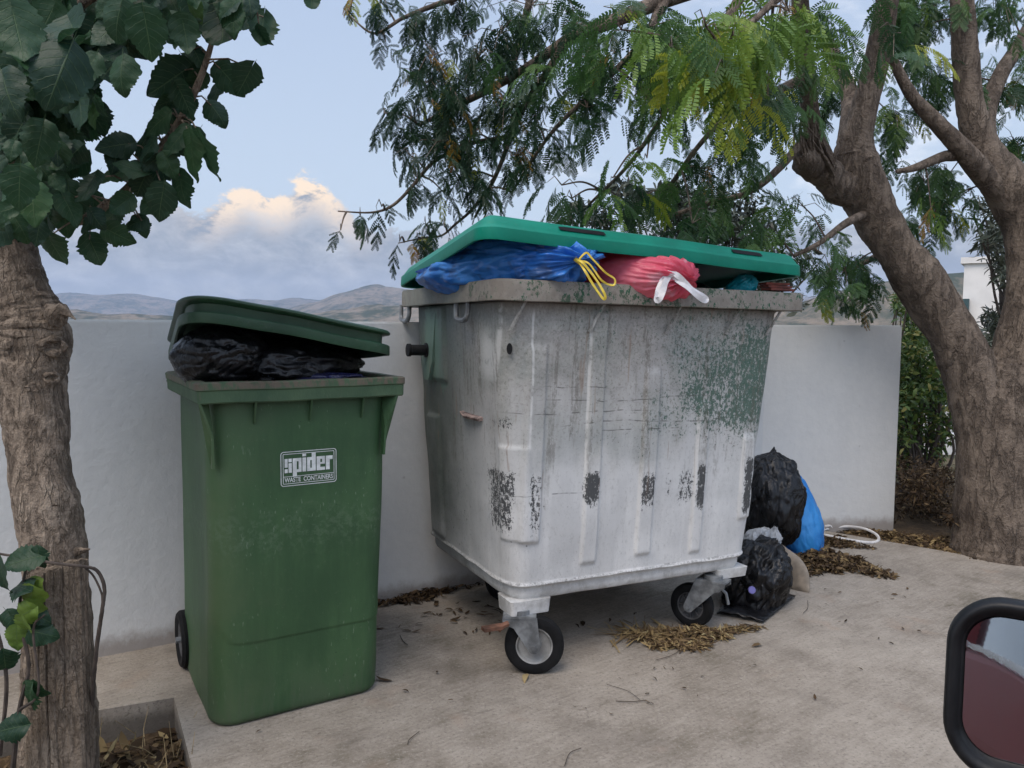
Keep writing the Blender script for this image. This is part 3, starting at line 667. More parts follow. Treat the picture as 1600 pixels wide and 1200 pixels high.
#PART3
# ================================================================== bags and loose rubbish
def plastic(name, c, c2, rough=.25, trans=0., bsc=16, bs=.6, spec=.5, stretch=(1, 1, 1), patch=None):
    M = Mat(name); co = M.coord(); n = M.noise(co, 6, 4); r1 = M.noise(M.scale(co, *stretch), bsc, 5, .6, 1.2); r2 = M.voro(co, bsc*1.2)
    k = M.mix(n.ss(.35, .65), c, c2)
    if patch: k = M.mix(M.noise(co, 11, 3).ss(.54, .66)*.75, k, patch)
    return M.finish(k, (rough+(n-.5)*.15).clamp(), M.bump(r1+r2*.12, bs, .02), spec=spec, trans=trans)
P_BLACK = plastic('black_bag_film', (.004, .004, .0045), (.007, .007, .008), .28, bsc=22, bs=.5, spec=.35, stretch=(1, 1, .3))
P_NAVY = plastic('navy_bag_film', (.008, .009, .03), (.015, .016, .055), .25)
P_BLUE = plastic('blue_bag_film', (.025, .16, .56), (.07, .30, .78), .2, .35, 9, .55, patch=(.06, .13, .30))
P_SKY = plastic('light_blue_bag_film', (.02, .22, .62), (.05, .32, .75), .35, .25, 9, .4)
P_PINK = plastic('pink_bag_film', (.93, .14, .22), (.94, .26, .33), .3, .4, 12, .4, patch=(.88, .46, .52))
P_TEAL = plastic('teal_bag_film', (.0, .25, .33), (.01, .34, .42), .3, .1)
P_WHITE = plastic('white_bag_film', (.42, .44, .46), (.56, .57, .58), .4, .2)
YEL = plain('yellow_drawstring', (.62, .47, .05), .45, 0, .1, 40, .1)
WTIE = plain('white_plastic_tie', (.72, .70, .70), .45, 0, .08, 40, .1)
CARD = plain('beige_cloth', (.25, .21, .165), .9, 0, .2, 20, .3)
def basis(d, up=Vector((0, 0, 1))):
    x = d.normalized(); y = up.cross(x).normalized(); z = x.cross(y); return Matrix((x, y, z)).transposed()
def bag(name, c, axis, rad, mat, seed=0, sub=6, crumple=.10, gather=0., k=16, floor=None, pull=0., facet=.16, up=Vector((0, 0, 1)), ceil=None):
    """crumpled film bag; axis points at its tied neck (local +x)"""
    bm = bmesh.new(); bmesh.ops.create_icosphere(bm, subdivisions=sub, radius=1); B = basis(Vector(axis), up); sv = Vector((seed*7.3, seed*3.1, seed*1.7))
    for v in bm.verts:
        p = v.co.normalized(); r = 1.
        r += crumple*1.1*mn.fractal(p*1.5+sv, .8, 2., 3)
        q = p + .15*Vector((mn.noise(p*3+sv), mn.noise(p*3-sv), mn.noise(p*3+sv*2)))
        f1 = mn.voronoi(q*2.6+sv)[0]; f2 = mn.voronoi(q*6.5+sv)[0]
        q2 = Vector((p.x*.9, p.y*2.3, p.z*2.3))+.5*Vector((mn.noise(p*2+sv), mn.noise(p*2-sv), mn.noise(p*2+sv*3)))+sv; r -= facet*(.42*(1-min(1, abs(mn.noise(q2)*2.2)))**4+.2*(1-min(1, abs(mn.noise(q2*2.3)*2.2)))**4+.10*(1-min(1, abs(mn.noise(q2*5)*2.2)))**3+f1[0]*.22); r += facet*.30*(f2[1]-f2[0])*.5*abs(mn.noise(p*2-sv)) - facet*.05
        if gather:
            ph = math.atan2(p.z, p.y); w = sst(.25, .95, p.x)*(1-sst(.985, 1., p.x))
            r += gather*w*(math.cos(k*ph+3*mn.noise(p*2+sv))*.6+.4*math.cos(k*2.3*ph+5*mn.noise(p*1.4-sv)))
        x = p.x*r; 
        if pull: x += pull*sst(.72, 1., p.x); 
        sq = 1-.75*sst(.80, .99, p.x)*(1 if gather else 0)
        v.co = c + B @ Vector((x*rad[0], p.y*r*rad[1]*sq, p.z*r*rad[2]*sq))
        if floor is not None and v.co.z < floor+.01: v.co.z = floor+.01*math.exp((v.co.z-floor-.01)*12)*.8
        if ceil is not None:
            h = ceil(v.co)
            if v.co.z > h: v.co.z = h-.002
    me = bpy.data.meshes.new(name); bm.to_mesh(me); bm.free(); return link(name, me, mat)
def ribbon(mb, pts, w, t=.0012, nrm=None, k=7):
    A = [Vector(p) for p in catmull(pts, k)]; rings = []
    for i, p in enumerate(A):
        d = (A[min(i+1, len(A)-1)]-A[max(i-1, 0)]).normalized(); s = d.cross(nrm or Vector((0, -1, .2))).normalized(); n = s.cross(d)
        tw = .5*math.sin(i*.5); s2 = s*math.cos(tw)+n*math.sin(tw); n2 = s2.cross(d)
        rings.append([p+s2*w/2+n2*t, p-s2*w/2+n2*t, p-s2*w/2-n2*t, p+s2*w/2-n2*t])
    mb.rings(rings); return mb
def lidceil(co):
    q = CM.inverted() @ co; u = min(1, max(0, (q.x+.03)/1.31)); v = min(1, max(0, (q.y+.02)/1.05))
    h = (1-u)*(1-v)*CL_H[0]+u*(1-v)*CL_H[1]+u*v*CL_H[2]+(1-u)*v*CL_H[3]
    e = min(q.y+.02, q.x+.08*(1-v)+.0); return (CM @ Vector((q.x, q.y, h+.045*sst(.0, .05, e)))).z if q.y > -.035 and q.x > -.1 else 9
# blue bag lying over the front left corner of the container
A_ = c2w(.03, .70, 1.40); T_ = P(903, 408, 2.50)
b = bag('rubbish_bag', A_.lerp(T_, .53), T_-A_, (.43, .20, .125), P_BLUE, 3, 6, .10, .04, 13, ceil=lidceil)
tag(b, 'blue rubbish bag with yellow drawstring squeezed under the green lid', 'rubbish bag', 'bags in the container')
mb = MB(); kz = P(903, 407, 2.45)
ribbon(mb, [kz, P(916, 395, 2.44), P(925, 404, 2.44), P(945, 425, 2.45), P(960, 436, 2.46), P(958, 446, 2.46), P(940, 438, 2.45), P(920, 412, 2.44), kz], .006)
ribbon(mb, [kz, P(915, 425, 2.43), P(930, 450, 2.43), P(943, 467, 2.43), P(945, 460, 2.425), P(930, 435, 2.43), P(912, 412, 2.43), kz], .0075); mb.tube([P(898, 404, 2.455), P(908, 411, 2.455)], .008, 8)
mb.build('drawstring', YEL, b)
fl = bag('loose_corner', c2w(.05, .66, 1.39), c2w(-.1, .6, 1.36)-c2w(.05, .66, 1.395), (.085, .09, .04), P_SKY, 5, 5, .08, 0); fl.parent = b
b = bag('rubbish_bag', c2w(.60, .14, 1.392), c2w(.71, -.09, 1.375)-c2w(.605, .15, 1.392), (.25, .175, .105), P_PINK, 8, 6, .06, .06, 17, ceil=lidceil, facet=.06)
tag(b, 'pink rubbish bag with white tie bulging over the container rim', 'rubbish bag', 'bags in the container')
kz = P(1047, 428, 2.60); mb = MB(); ribbon(mb, [kz, P(1035, 440, 2.585), P(1028, 458, 2.58), P(1027, 469, 2.58), P(1033, 462, 2.575), P(1040, 440, 2.58), kz], .022); ribbon(mb, [kz, P(1058, 430, 2.585), P(1078, 449, 2.60), P(1102, 466, 2.63), P(1098, 468, 2.62), P(1072, 448, 2.59), kz], .019)
mb.tube([P(1040, 425, 2.595), P(1047, 428, 2.59), P(1056, 429, 2.595)], .011, 8); mb.build('tie', WTIE, b)
b = bag('rubbish_bag', P(1157, 452, 3.0), (.2, -.3, .3), (.075, .06, .05), P_TEAL, 4, 5, .08, .12, 12)
tag(b, 'small teal bag peeping over the rim at the right end of the container', 'rubbish bag', 'bags in the container')
b = bag('rubbish_bag', c2w(.80, .5, 1.30), (1, 0, .1), (.40, .36, .10), P_BLACK, 6, 5); tag(b, 'black rubbish bag deep in the shadow under the green lid', 'rubbish bag', 'bags in the container')
mb = MB()
for i in range(3):
    T = CM @ Matrix.Translation((1.215, .05+.01*i, 1.366+.011*i)) @ Matrix.Rotation(R(4-6*i), 4, 'Z'); mb.box((0, 0, 0), (.13-.01*i, .05, .009), T)
o = mb.build('wood_offcut', plain('red_painted_wood', (.20, .045, .03), .7, 0, .3, 30, .3), smooth=False, bevel=.001); tag(o, 'red brown wood slats lying on the right end of the container rim', 'wood')
b = bag('crumpled_wrapper', P(1192, 452, 3.04), (0, 0, 1), (.03, .02, .022), plastic('yellow_wrapper_film', (.35, .28, .03), (.5, .42, .1), .35), 9, 4, .2); tag(b, 'small crumpled yellow wrapper between teal bag and red wood', 'wrapper')
# bags in the wheelie bin
def blidceil(co):
    q = BMx.inverted() @ co; u = min(1, max(0, q.x/.6)); v = min(1, max(0, q.y/.66)); return (1-u)*(1-v)*1.226+u*(1-v)*1.108+u*v*1.062+(1-u)*v*1.066+.02
b = bag('rubbish_bag', b2w(.105, .20, 1.105), b2w(.3, .1, 1.12)-b2w(.1, .18, 1.1), (.15, .15, .105), P_BLACK, 2, 6, .07, .03, 9, ceil=blidceil, facet=.10); tag(b, 'shiny black bag bulging at the left of the wheelie bin lid', 'rubbish bag', 'bags in the wheelie bin')
b = bag('rubbish_bag', b2w(.34, .34, 1.07), (1, .2, 0), (.25, .30, .105), P_BLACK, 12, 5, ceil=blidceil); tag(b, 'dull black bag filling the middle of the wheelie bin', 'rubbish bag', 'bags in the wheelie bin')
b = bag('rubbish_bag', b2w(.36, .13, 1.035), (1, 0, 0), (.17, .085, .022), P_NAVY, 14, 5, .1, .2, 11); tag(b, 'dark navy bag lying flat along the wheelie bin rim', 'rubbish bag', 'bags in the wheelie bin')
# heap on the ground behind the container
b = bag('rubbish_bag', P(1203, 782, 4.02), P(1214, 700, 4.05)-P(1206, 800, 4.02), (.28, .18, .165), P_BLACK, 21, 6, .09, .025, 8, facet=.16); tag(b, 'upright black bag leaning on the container beside the blue bag', 'rubbish bag', 'bags on the ground')
b = bag('rubbish_bag', P(1240, 806, 4.14), P(1214, 725, 4.2)-P(1242, 812, 4.14), (.275, .14, .135), P_SKY, 22, 6, .05, .03, 9, facet=.06); tag(b, 'light blue bag on the ground against the white wall', 'rubbish bag', 'bags on the ground')
b = bag('rubbish_bag', P(1184, 862, 3.9), (.5, -.2, 1), (.15, .09, .10), P_WHITE, 23, 6, .16, .08, 9, facet=.3); tag(b, 'white bag wedged between two black bags beside the container', 'rubbish bag', 'bags on the ground')
b = bag('rubbish_bag', P(1180, 905, 3.36), (.35, -.1, .8), (.21, .18, .15), P_BLACK, 24, 6, .13, .03, 9, floor=.005, facet=.2); tag(b, 'low crumpled black bag by the right castor', 'rubbish bag', 'bags on the ground')
def sheet(name, poly, mat, z, seed, n=26, amp=.02, th=.004):
    """loose flat sheet: poly of 4 ground points"""
    q = [Vector(p) for p in poly]; mb = MB(); V = []; F = []
    for j in range(n+1):
        for i in range(n+1):
            u, v = i/n, j/n; p = q[0]*(1-u)*(1-v)+q[1]*u*(1-v)+q[2]*u*v+q[3]*(1-u)*v
            h = z+amp*(.5+.5*mn.fractal(p*9+Vector((seed, 0, 0)), .8, 2, 4))*sst(0, .2, min(u, 1-u)+.05)+.3*amp*abs(mn.noise(p*30)); V.append(p+Vector((0, 0, h)))
    for j in range(n):
        for i in range(n): a = j*(n+1)+i; F.append((a, a+1, a+n+2, a+n+1))
    o = mk(name, V, F, mat); s = o.modifiers.new('s', 'SOLIDIFY'); s.thickness = th; s.offset = 0; return o
o = sheet('plastic_sheet', [G(1120, 962), G(1192, 976), G(1243, 935), G(1150, 920)], P_BLACK, .006, 3, amp=.03); tag(o, 'flat black plastic bag spread on the concrete in front of the bag heap', 'plastic bag')
M_ = MB(); rings = []
for i in range(13):
    t = i/12; w = .055*math.sin(math.pi*(.12+.85*t))+.01+.02*t; p = P(1212, 850, 3.70).lerp(P(1252, 925, 3.52), t); s = Vector((.75, -.6, .05*math.sin(3*t))).normalized()
    bend = Vector((.03, -.05, .035))*math.sin(math.pi*t)
    rings.append([p+s*w*k+bend*(1-k*k)+Vector((0, 0, .004*mn.noise(p*20+Vector((k, 0, 0))))) for k in np.linspace(-1, 1, 11)])
M_.rings(rings, False, False, False); o = M_.build('cloth', CARD); sm = o.modifiers.new('s', 'SOLIDIFY'); sm.thickness = .006; tag(o, 'curled beige scrap of cloth beside the low black bag', 'cloth')
mb = MB(); mb.lathe([(0, 0), (0, .014), (.006, .016), (.012, .014), (.012, 0)], Matrix.Translation(P(1174, 922, 3.13)) @ Matrix.Rotation(R(70), 4, 'X'), 18); o = mb.build('bottle_cap', plain('violet_plastic', (.13, .12, .33), .4), smooth=True); tag(o, 'small violet bottle cap on the low black bag', 'bottle cap')
# white hoop with an open joint
c = G(1326, 838)+Vector((0, 0, .012)); mb = MB(); pts = [c+Vector((.158*math.cos(a), .158*math.sin(a), .010*math.sin(a*2)+(.018 if i > 44 else 0))) for i, a in enumerate(np.linspace(R(112), R(112+372), 48))]
mb.tube(pts, .0085, 8); o = mb.build('hoop', plain('white_plastic_pipe', (.62, .60, .58), .5)); tag(o, 'white plastic hoop lying on the concrete near the wall end', 'hoop')

# ================================================================== leaves, twigs and litter
def leafmat(name, stops, trans=.35, rough=.5, spec=.35, veins=False):
    M = Mat(name); t = M.attr('tint'); co = M.coord(); n = M.noise(co, 30, 3)
    c = M.ramp((t+(n-.5)*.12).clamp(), stops)
    nrm = None
    if veins:
        u, v, _ = M.xyz(M.coord('UV')); au = (u-.5).f('ABSOLUTE'); mid = au.ss(.022, .008)
        sv = ((v*6.5-au*4.2).f('FRACT')-.5).f('ABSOLUTE').ss(.07, .02)*au.ss(.46, .40)
        vv = (mid+sv*.6).clamp(); c = M.mix(vv*.5, c, (.10, .16, .07)); nrm = M.bump(M.noise(co, 120, 3)*.4-vv, .5, .006)
    return M.finish(c, rough, nrm, spec=spec, trans=trans)
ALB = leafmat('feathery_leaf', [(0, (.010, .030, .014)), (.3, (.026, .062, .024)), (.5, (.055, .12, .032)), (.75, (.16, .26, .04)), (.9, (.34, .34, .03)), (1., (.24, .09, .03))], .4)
MUL = leafmat('broad_leaf', [(0, (.014, .042, .022)), (.5, (.034, .085, .032)), (.8, (.07, .14, .034)), (1, (.16, .24, .04))], .32, .48, .35, True)
OLI = leafmat('grey_green_leaf', [(0, (.018, .024, .016)), (.5, (.05, .062, .042)), (1, (.13, .14, .10))], .15)
SHR = leafmat('shrub_leaf', [(0, (.016, .034, .012)), (.5, (.045, .085, .022)), (.8, (.10, .15, .03)), (1, (.22, .20, .05))], .3)
DRY = leafmat('dry_leaf', [(0, (.028, .018, .010)), (.4, (.085, .055, .032)), (.7, (.19, .130, .065)), (.9, (.30, .215, .10)), (1, (.36, .29, .15))], .15, .8, .15)
BARKA = None
def bark(name, cols, sc=9, zs=.35, dist=.02, crack=.5, fw=1.):
    M = Mat(name); co = M.coord(); n1 = M.noise(M.scale(co, 1, 1, zs), sc, 6, .65, .4); n2 = M.noise(co, 70, 4, .7); n3 = M.noise(co, 2.2, 4); ck = M.voro(M.scale(co, 1, 1, .22), sc*3.2, 'DISTANCE_TO_EDGE')
    c = M.ramp(n1*.6+n3*.3+n2*.1, [(.32, cols[0]), (.5, cols[1]), (.68, cols[2])]); k = ck.ss(.06, .0)*n1.ss(.52, .66)*crack*.6; c = M.mix(k, c, tuple(v*.25 for v in cols[0]))
    fk = M.noise(M.scale(co, 1, 1, .30), sc*2.6, 5, .7, .6); c = M.mix(fk.ss(.535, .56)*(.55*fw), c, tuple(v*.75 for v in cols[0])); c = M.mix(fk.ss(.455, .43)*(.5*fw), c, tuple(min(1, v*1.12) for v in cols[2])); c = M.mix(M.noise(co, 3.3, 6, .7).ss(.53, .62)*(.55*fw), c, tuple(v*.9 for v in cols[0])); c = M.mix(M.noise(M.scale(co, 1, 1, 5.), 5, 4, .6).ss(.60, .66)*(.5*fw), c, tuple(v*.55 for v in cols[0]))
    c = M.mix(n2.ss(.6, .72)*.35, c, tuple(min(1, v*1.35) for v in cols[2]))
    return M.finish(c, .9, M.bump(n1+n2*.4-k*.8-fk.ss(.5, .58)*(.6*fw), .85, dist), spec=.15)
BARK_M = bark('mulberry_bark', [(.11, .083, .062), (.235, .185, .14), (.37, .30, .23)], 15, .4, .035, .7, .55)
BARK_A = bark('smooth_grey_bark', [(.08, .061, .047), (.155, .122, .096), (.25, .20, .155)], 8, .6, .05, .5, .55)
WOOD = bark('weathered_post_wood', [(.085, .065, .048), (.21, .165, .122), (.34, .275, .205)], 22, .09, .03, .8, .3)
TWIG = plain('twig_bark', (.06, .045, .035), .85, 0, .3, 30, .3)
STRAW = plain('dry_stalk', (.30, .22, .11), .8, 0, .25, 30, .2)

def rotm(zr, xr, yr):
    """batch of Z*Y*X rotations"""
    cz, sz, cy, sy, cx, sx = np.cos(zr), np.sin(zr), np.cos(yr), np.sin(yr), np.cos(xr), np.sin(xr); n = len(zr); M = np.empty((n, 3, 3))
    M[:, 0, 0] = cz*cy; M[:, 0, 1] = cz*sy*sx-sz*cx; M[:, 0, 2] = cz*sy*cx+sz*sx
    M[:, 1, 0] = sz*cy; M[:, 1, 1] = sz*sy*sx+cz*cx; M[:, 1, 2] = sz*sy*cx-cz*sx
    M[:, 2, 0] = -sy; M[:, 2, 1] = cy*sx; M[:, 2, 2] = cy*cx
    return M
def scatter(variants, pos, rot, size, tint, pick=None):
    """variants: list of (V, F, uv) ; returns V, F, uv, tint"""
    pos = np.asarray(pos); n = len(pos); pick = RNG.integers(0, len(variants), n) if pick is None else pick; Vs, Fs, Us, Ts, k = [], [], [], [], 0
    for vi, (V, F, U) in enumerate(variants):
        ids = np.where(pick == vi)[0]
        if not len(ids): continue
        W_ = np.einsum('nij,mj->nmi', rot[ids], V)*size[ids][:, None, None]+pos[ids][:, None, :]
        Vs.append(W_.reshape(-1, 3)); Fs.append((F[None]+(np.arange(len(ids))*len(V))[:, None, None]+k).reshape(-1, 4)); k += len(ids)*len(V)
        Us.append(np.tile(U, (len(ids), 1))); Ts.append(np.repeat(np.asarray(tint)[ids], len(V)))
    return np.vstack(Vs), np.vstack(Fs), np.vstack(Us), np.concatenate(Ts)
def feather(rng, pairs=7, leafl=7, p0=-10, p1=-75, fold=.3):
    V, F = [], []
    def quad(a, b, c, d): k = len(V); V.extend([a, b, c, d]); F.append((k, k+1, k+2, k+3))
    n = 12; pts = [np.zeros(3)]; tans = []
    for i in range(n):
        p = R(p0+(p1-p0)*(i/n)**.8); t = np.array([math.cos(p), .12*math.sin(i*.5+rng.random()), math.sin(p)]); tans.append(t); pts.append(pts[-1]+t/n)
    pts = np.array(pts); w = np.array([0, .008, 0])
    for i in range(n): quad(pts[i]-w, pts[i]+w, pts[i+1]+w, pts[i+1]-w)
    dn = np.array([0, 0, -1.])
    for k in range(pairs):
        t = .2+.8*k/(pairs-1); i = min(n-1, int(t*n)); B = pts[min(n, int(round(t*n)))]; T = tans[i]
        for s in (-1, 1):
            d = T*(.35+.5*t)+np.array([0, s, 0])*(.95-.25*t)+dn*(.15+.35*rng.random())+rng.normal(0, .12, 3); d /= np.linalg.norm(d)
            L = .46*(.62+.38*math.sin(math.pi*min(1, .25+t*.7)))*(.85+.3*rng.random()); p = B.copy(); m = leafl
            nr = np.cross(d, np.array([0, s, 0.2])); nr = nr if np.linalg.norm(nr) > .1 else np.array([0, 0, 1.]); nr /= np.linalg.norm(nr); q = np.cross(nr, d)
            st = L/m
            for j in range(m):
                d = d+dn*.05; d /= np.linalg.norm(d); p2 = p+d*st; lw = st*.98; ll = .092*(.55+.45*math.sin(math.pi*(j+.8)/(m+.6)))
                for g in (-1, 1):
                    o = d*.55+q*g*.8-nr*fold*(.5+rng.random()*.5)+dn*.15; o /= np.linalg.norm(o); r0 = p+d*st*.1
                    quad(r0, r0+d*lw*.8, r0+d*lw*.55+o*ll, r0-d*lw*.0+o*ll*.93)
                p = p2
    V = np.array(V); return V, np.array(F), np.zeros((len(V), 2))
def broad(rng, curl=.4, fold=.25, droop=.5, serr=.05):
    """heart-shaped toothed leaf, stalk at origin, tip along +x"""
    n = 22; m = 8; V, U, F = [], [], []
    for i in range(n+1):
        t = i/n; w = .44*(math.sin(math.pi*t**.62)**.8)*(1-.12*t)+.004; w *= 1+serr*(1 if i % 2 else -1)*(t > .05)*(t < .97)+.05*rng.normal()
        a = -droop*1.2*t; cx = (t if t > .0 else 0)*math.cos(a*.6); cz = -droop*.5*t*t
        back = .13*(1-t)**3
        for j in range(m+1):
            u = j/m*2-1; y = u*w; z = cz+abs(y)*fold*(1.2-t) - curl*y*y*1.2 + .035*math.sin(7*t+u*3+rng.random()*.2)*abs(u) + .02*math.sin(19*t)*abs(u)
            V.append((cx - back*abs(u)*2, y, z)); U.append(((u+1)/2, t))
    for i in range(n):
        for j in range(m): a = i*(m+1)+j; F.append((a, a+1, a+m+2, a+m+1))
    # stalk
    k = len(V); V += [(0, -.008, 0), (0, .008, 0), (-.35, .006, .10), (-.35, -.006, .10)]; U += [(.5, 0)]*4; F.append((k, k+1, k+2, k+3))
    return np.array(V), np.array(F), np.array(U)
def small(rng, w=.36, bend=.2):
    V = np.array([(0, -.04, 0), (0, .04, 0), (.35, w/2, bend*.3), (.35, -w/2, bend*.3), (.72, w*.42, bend*.1), (.72, -w*.42, bend*.1), (1, .01, -bend), (1, -.01, -bend)]) + rng.normal(0, .012, (8, 3))
    F = np.array([(0, 1, 2, 3), (3, 2, 4, 5), (5, 4, 6, 7)]); return V, F, np.zeros((8, 2))
vr = np.random.default_rng(5)
FEATH = [feather(vr, p, l, a, b, f) for p, l, a, b, f in ((7, 7, 5, -60, .3), (6, 7, -20, -80, .5), (8, 7, -40, -85, .4), (6, 6, 20, -50, .3), (7, 7, -55, -88, .9), (6, 7, -30, -75, 1.1))]
BROAD = [broad(vr, c, f, d) for c, f, d in ((.4, .25, .4), (.9, .5, .7), (-.3, .1, .5), (1.6, .8, .6), (.2, -.3, .9), (.7, .35, .2))]
SMALL = [small(vr, w, b) for w, b in ((.36, .2), (.44, .1), (.3, .35), (.4, -.1))]
STALK = [small(vr, w, b) for w, b in ((.035, .03), (.05, .06), (.04, -.03))]
SLIM = [small(vr, w, b) for w, b in ((.17, .1), (.2, .2), (.15, -.1))]

def litter(name, c, rx, ry, n, variants, size, h, mat, lo, hi, seed, flat=.35, rotz=0., label=None):
    r = np.random.default_rng(seed); a = r.random(n)*2*np.pi; q = np.sqrt(r.random(n))*(.75+.35*np.sin(a*3+seed)+.2*np.sin(a*7)) ; lx, ly = q*np.cos(a)*rx, q*np.sin(a)*ry
    x = lx*np.cos(rotz)-ly*np.sin(rotz)+c[0]; y = lx*np.sin(rotz)+ly*np.cos(rotz)+c[1]; z = c[2]+.006+h*np.clip(1-q*.9, .03, 1)*r.random(n)
    V, F, U, T = scatter(variants, np.stack([x, y, z], 1), rotm(r.random(n)*6.28, r.normal(0, flat, n), r.normal(0, flat*.6, n)), size*(.5+r.random(n)), lo+(hi-lo)*r.random(n), r.integers(0, len(variants), n))
    V[:, 2] = np.maximum(V[:, 2], c[2]+.003); o = npmesh(name, V, F, mat, uv=U, tint=T); tag(o, label, kind='stuff'); return o
litter('dry_leaves', G(1075, 997), .27, .10, 2600, SLIM, .034, .016, DRY, .3, 1., 1, .4, .25)
litter('dry_leaves', G(1000, 994), .14, .03, 70, STALK, .11, .012, DRY, .6, 1., 2, .06, .25)
litter('dry_leaves', G(1288, 880), .25, .30, 5200, SLIM+SMALL, .03, .045, DRY, .0, .85, 3, .6)
litter('dry_leaves', G(1300, 850), .20, .12, 1500, SLIM+SMALL, .026, .02, DRY, .0, .8, 4, .6)
litter('dry_leaves', G(1400, 838)+Vector((0, .05, -.02)), .5, .10, 2200, SLIM+SMALL, .028, .022, DRY, .2, .95, 5, .5, -.5)
litter('dry_leaves', G(1545, 868)+Vector((0, 0, -.02)), .5, .14, 2400, SLIM+SMALL, .03, .022, DRY, .2, .9, 6, .5, -.6)
litter('dry_leaves', G(655, 932), .30, .06, 900, SLIM+SMALL, .032, .02, DRY, .0, .55, 7, .5, .54)
litter('dry_leaves', G(770, 965), .5, .2, 60, SLIM+SMALL, .035, .004, DRY, .0, .5, 8, .2)
litter('dry_leaves', G(960, 1060), 1.2, .5, 45, SLIM+SMALL, .018, .003, DRY, .0, .5, 9, .2)
litter('dry_leaves', G(1330, 960), .9, .5, 40, SLIM+SMALL, .02, .003, DRY, .0, .6, 10, .2)
litter('dry_leaves', PIT+E1*.30+E2*.36+Vector((0, 0, -.10)), .42, .38, 1500, SMALL+SLIM, .05, .08, DRY, .0, 1., 11, .7)
def fallen(px, py, size, rz, tint, label, cat='leaf'):
    v = np.random.default_rng(int(px)); V, F, U, T = scatter(SMALL, np.array([tuple(G(px, py)+Vector((0, 0, .006)))]), rotm(np.array([rz]), np.array([.15]), np.array([-.1])), np.array([size]), np.array([tint]))
    tag(npmesh('fallen_leaf', V, F, DRY, uv=U, tint=T), label, cat, 'single fallen leaves')
fallen(823, 1055, .062, R(-100), .93, 'single yellow leaf on the concrete below the front castor')
fallen(1175, 1012, .05, R(20), .5, 'brown leaf at the right tip of the straw patch')
fallen(613, 1066, .06, R(170), .25, 'brown leaf beside the wheelie bin foot')
def twig(pts, r, label):
    mb = MB(); mb.tube([Vector(p) for p in catmull([tuple(G(*p)+Vector((0, 0, .006))) for p in pts], 5)], r*.65, 5); tag(mb.build('twig', TWIG), label, 'twig', 'twigs on the concrete')
twig([(882, 1200), (890, 1180), (908, 1172)], .0018, 'short curved twig at the bottom edge of the photo')
twig([(962, 1098), (985, 1099), (1010, 1097)], .0022, 'straight dark twig lying level in mid concrete')
twig([(948, 1072), (980, 1082), (1000, 1096)], .0014, 'thin bent twig just above the straight dark twig')
twig([(1024, 1034), (1050, 1026), (1066, 1016)], .0018, 'slanting twig below the straw patch')
twig([(625, 995), (630, 1004), (637, 1010)], .0022, 'tiny hooked twig right of the wheelie bin')
twig([(1255, 960), (1262, 952), (1262, 940)], .0018, 'curled twig right of the black plastic sheet')
twig([(655, 1146), (640, 1158), (637, 1166)], .0018, 'thin curled twig in front of the wheelie bin')
#PART4
# ================================================================== trees
def pathpx(L): return [(*P(a, b, d), r*d/1200) for a, b, d, r in L]
def limb(mb, L, n=20, k=10, jit=.06, seed=0, pts=None):
    A = catmull(pathpx(L), k); mb.tube([Vector(p[:3]) for p in A], [max(.0015, p[3]) for p in A], n, True, jit, seed)
    if pts is not None: pts.extend([(Vector(p[:3]), p[3]) for p in A])
    return mb
# --- big feathery tree at the right
tree = empty('shade_tree', G(1555, 868)+Vector((0, 0, -.03))); tag(tree, 'big spreading tree with forked grey trunk and feathery leaves, right of the wall', 'tree')
tp = tree.location
def adopt(o, par): o.parent = par; o.matrix_parent_inverse = Matrix.Translation(par.location).inverted(); return o
BP = []
mb = MB(); D = 4.15
limb(mb, [(1566, 905, D, 86), (1564, 870, D, 72), (1562, 820, D, 63), (1560, 740, D, 60), (1560, 670, D, 59), (1563, 625, D, 56), (1566, 590, D, 50), (1572, 565, D, 38)], 44, 12, .07, 1)
limb(mb, [(1552, 700, D, 48), (1538, 640, D, 46), (1513, 575, D, 40), (1489, 525, D, 36), (1462, 478, D, 37), (1430, 430, D-.03, 37), (1401, 390, D-.06, 31), (1372, 345, D-.08, 33), (1350, 300, D-.1, 37), (1338, 262, D-.12, 36), (1336, 222, D-.14, 27), (1350, 170, D-.18, 20), (1368, 100, D-.22, 19), (1380, 40, D-.3, 17.5), (1394, -50, D-.4, 16), (1410, -150, D-.5, 20)], 36, 12, .07, 2, BP)
limb(mb, [(1566, 690, D, 54), (1588, 610, D, 52), (1608, 535, D, 47), (1625, 460, D, 45), (1622, 395, D+.03, 43), (1608, 338, D+.05, 42), (1572, 286, D+.05, 35), (1538, 238, D+.03, 26), (1516, 165, D, 20), (1508, 80, D-.05, 19), (1502, -10, D-.1, 17), (1490, -120, D-.2, 22)], 36, 12, .06, 3, BP)
limb(mb, [(1622, 500, D, 30), (1650, 350, D+.1, 36), (1690, 260, D+.2, 32), (1760, 120, D+.3, 26), (1800, -60, D+.3, 20)], 24, 8, .05, 6, BP)
limb(mb, [(1345, 300, D-.1, 26), (1312, 288, D-.14, 27), (1288, 270, D-.2, 25), (1262, 252, D-.3, 24), (1248, 240, D-.34, 12)], 28, 8, .22, 4)
for i in range(16):      # splintered wood round the broken stub
    a, b = 1246+RNG.integers(0, 40), 225+RNG.integers(0, 50); limb(mb, [(a+18, b+18, D-.3, 4.5), (a+RNG.integers(-8, 8), b-8, D-.36, 3), (a-10+RNG.integers(-14, 10), b-34-RNG.integers(0, 25), D-.38, .8)], 5, 3, 0)
adopt(mb.build('trunk', BARK_A), tree)
mb = MB()
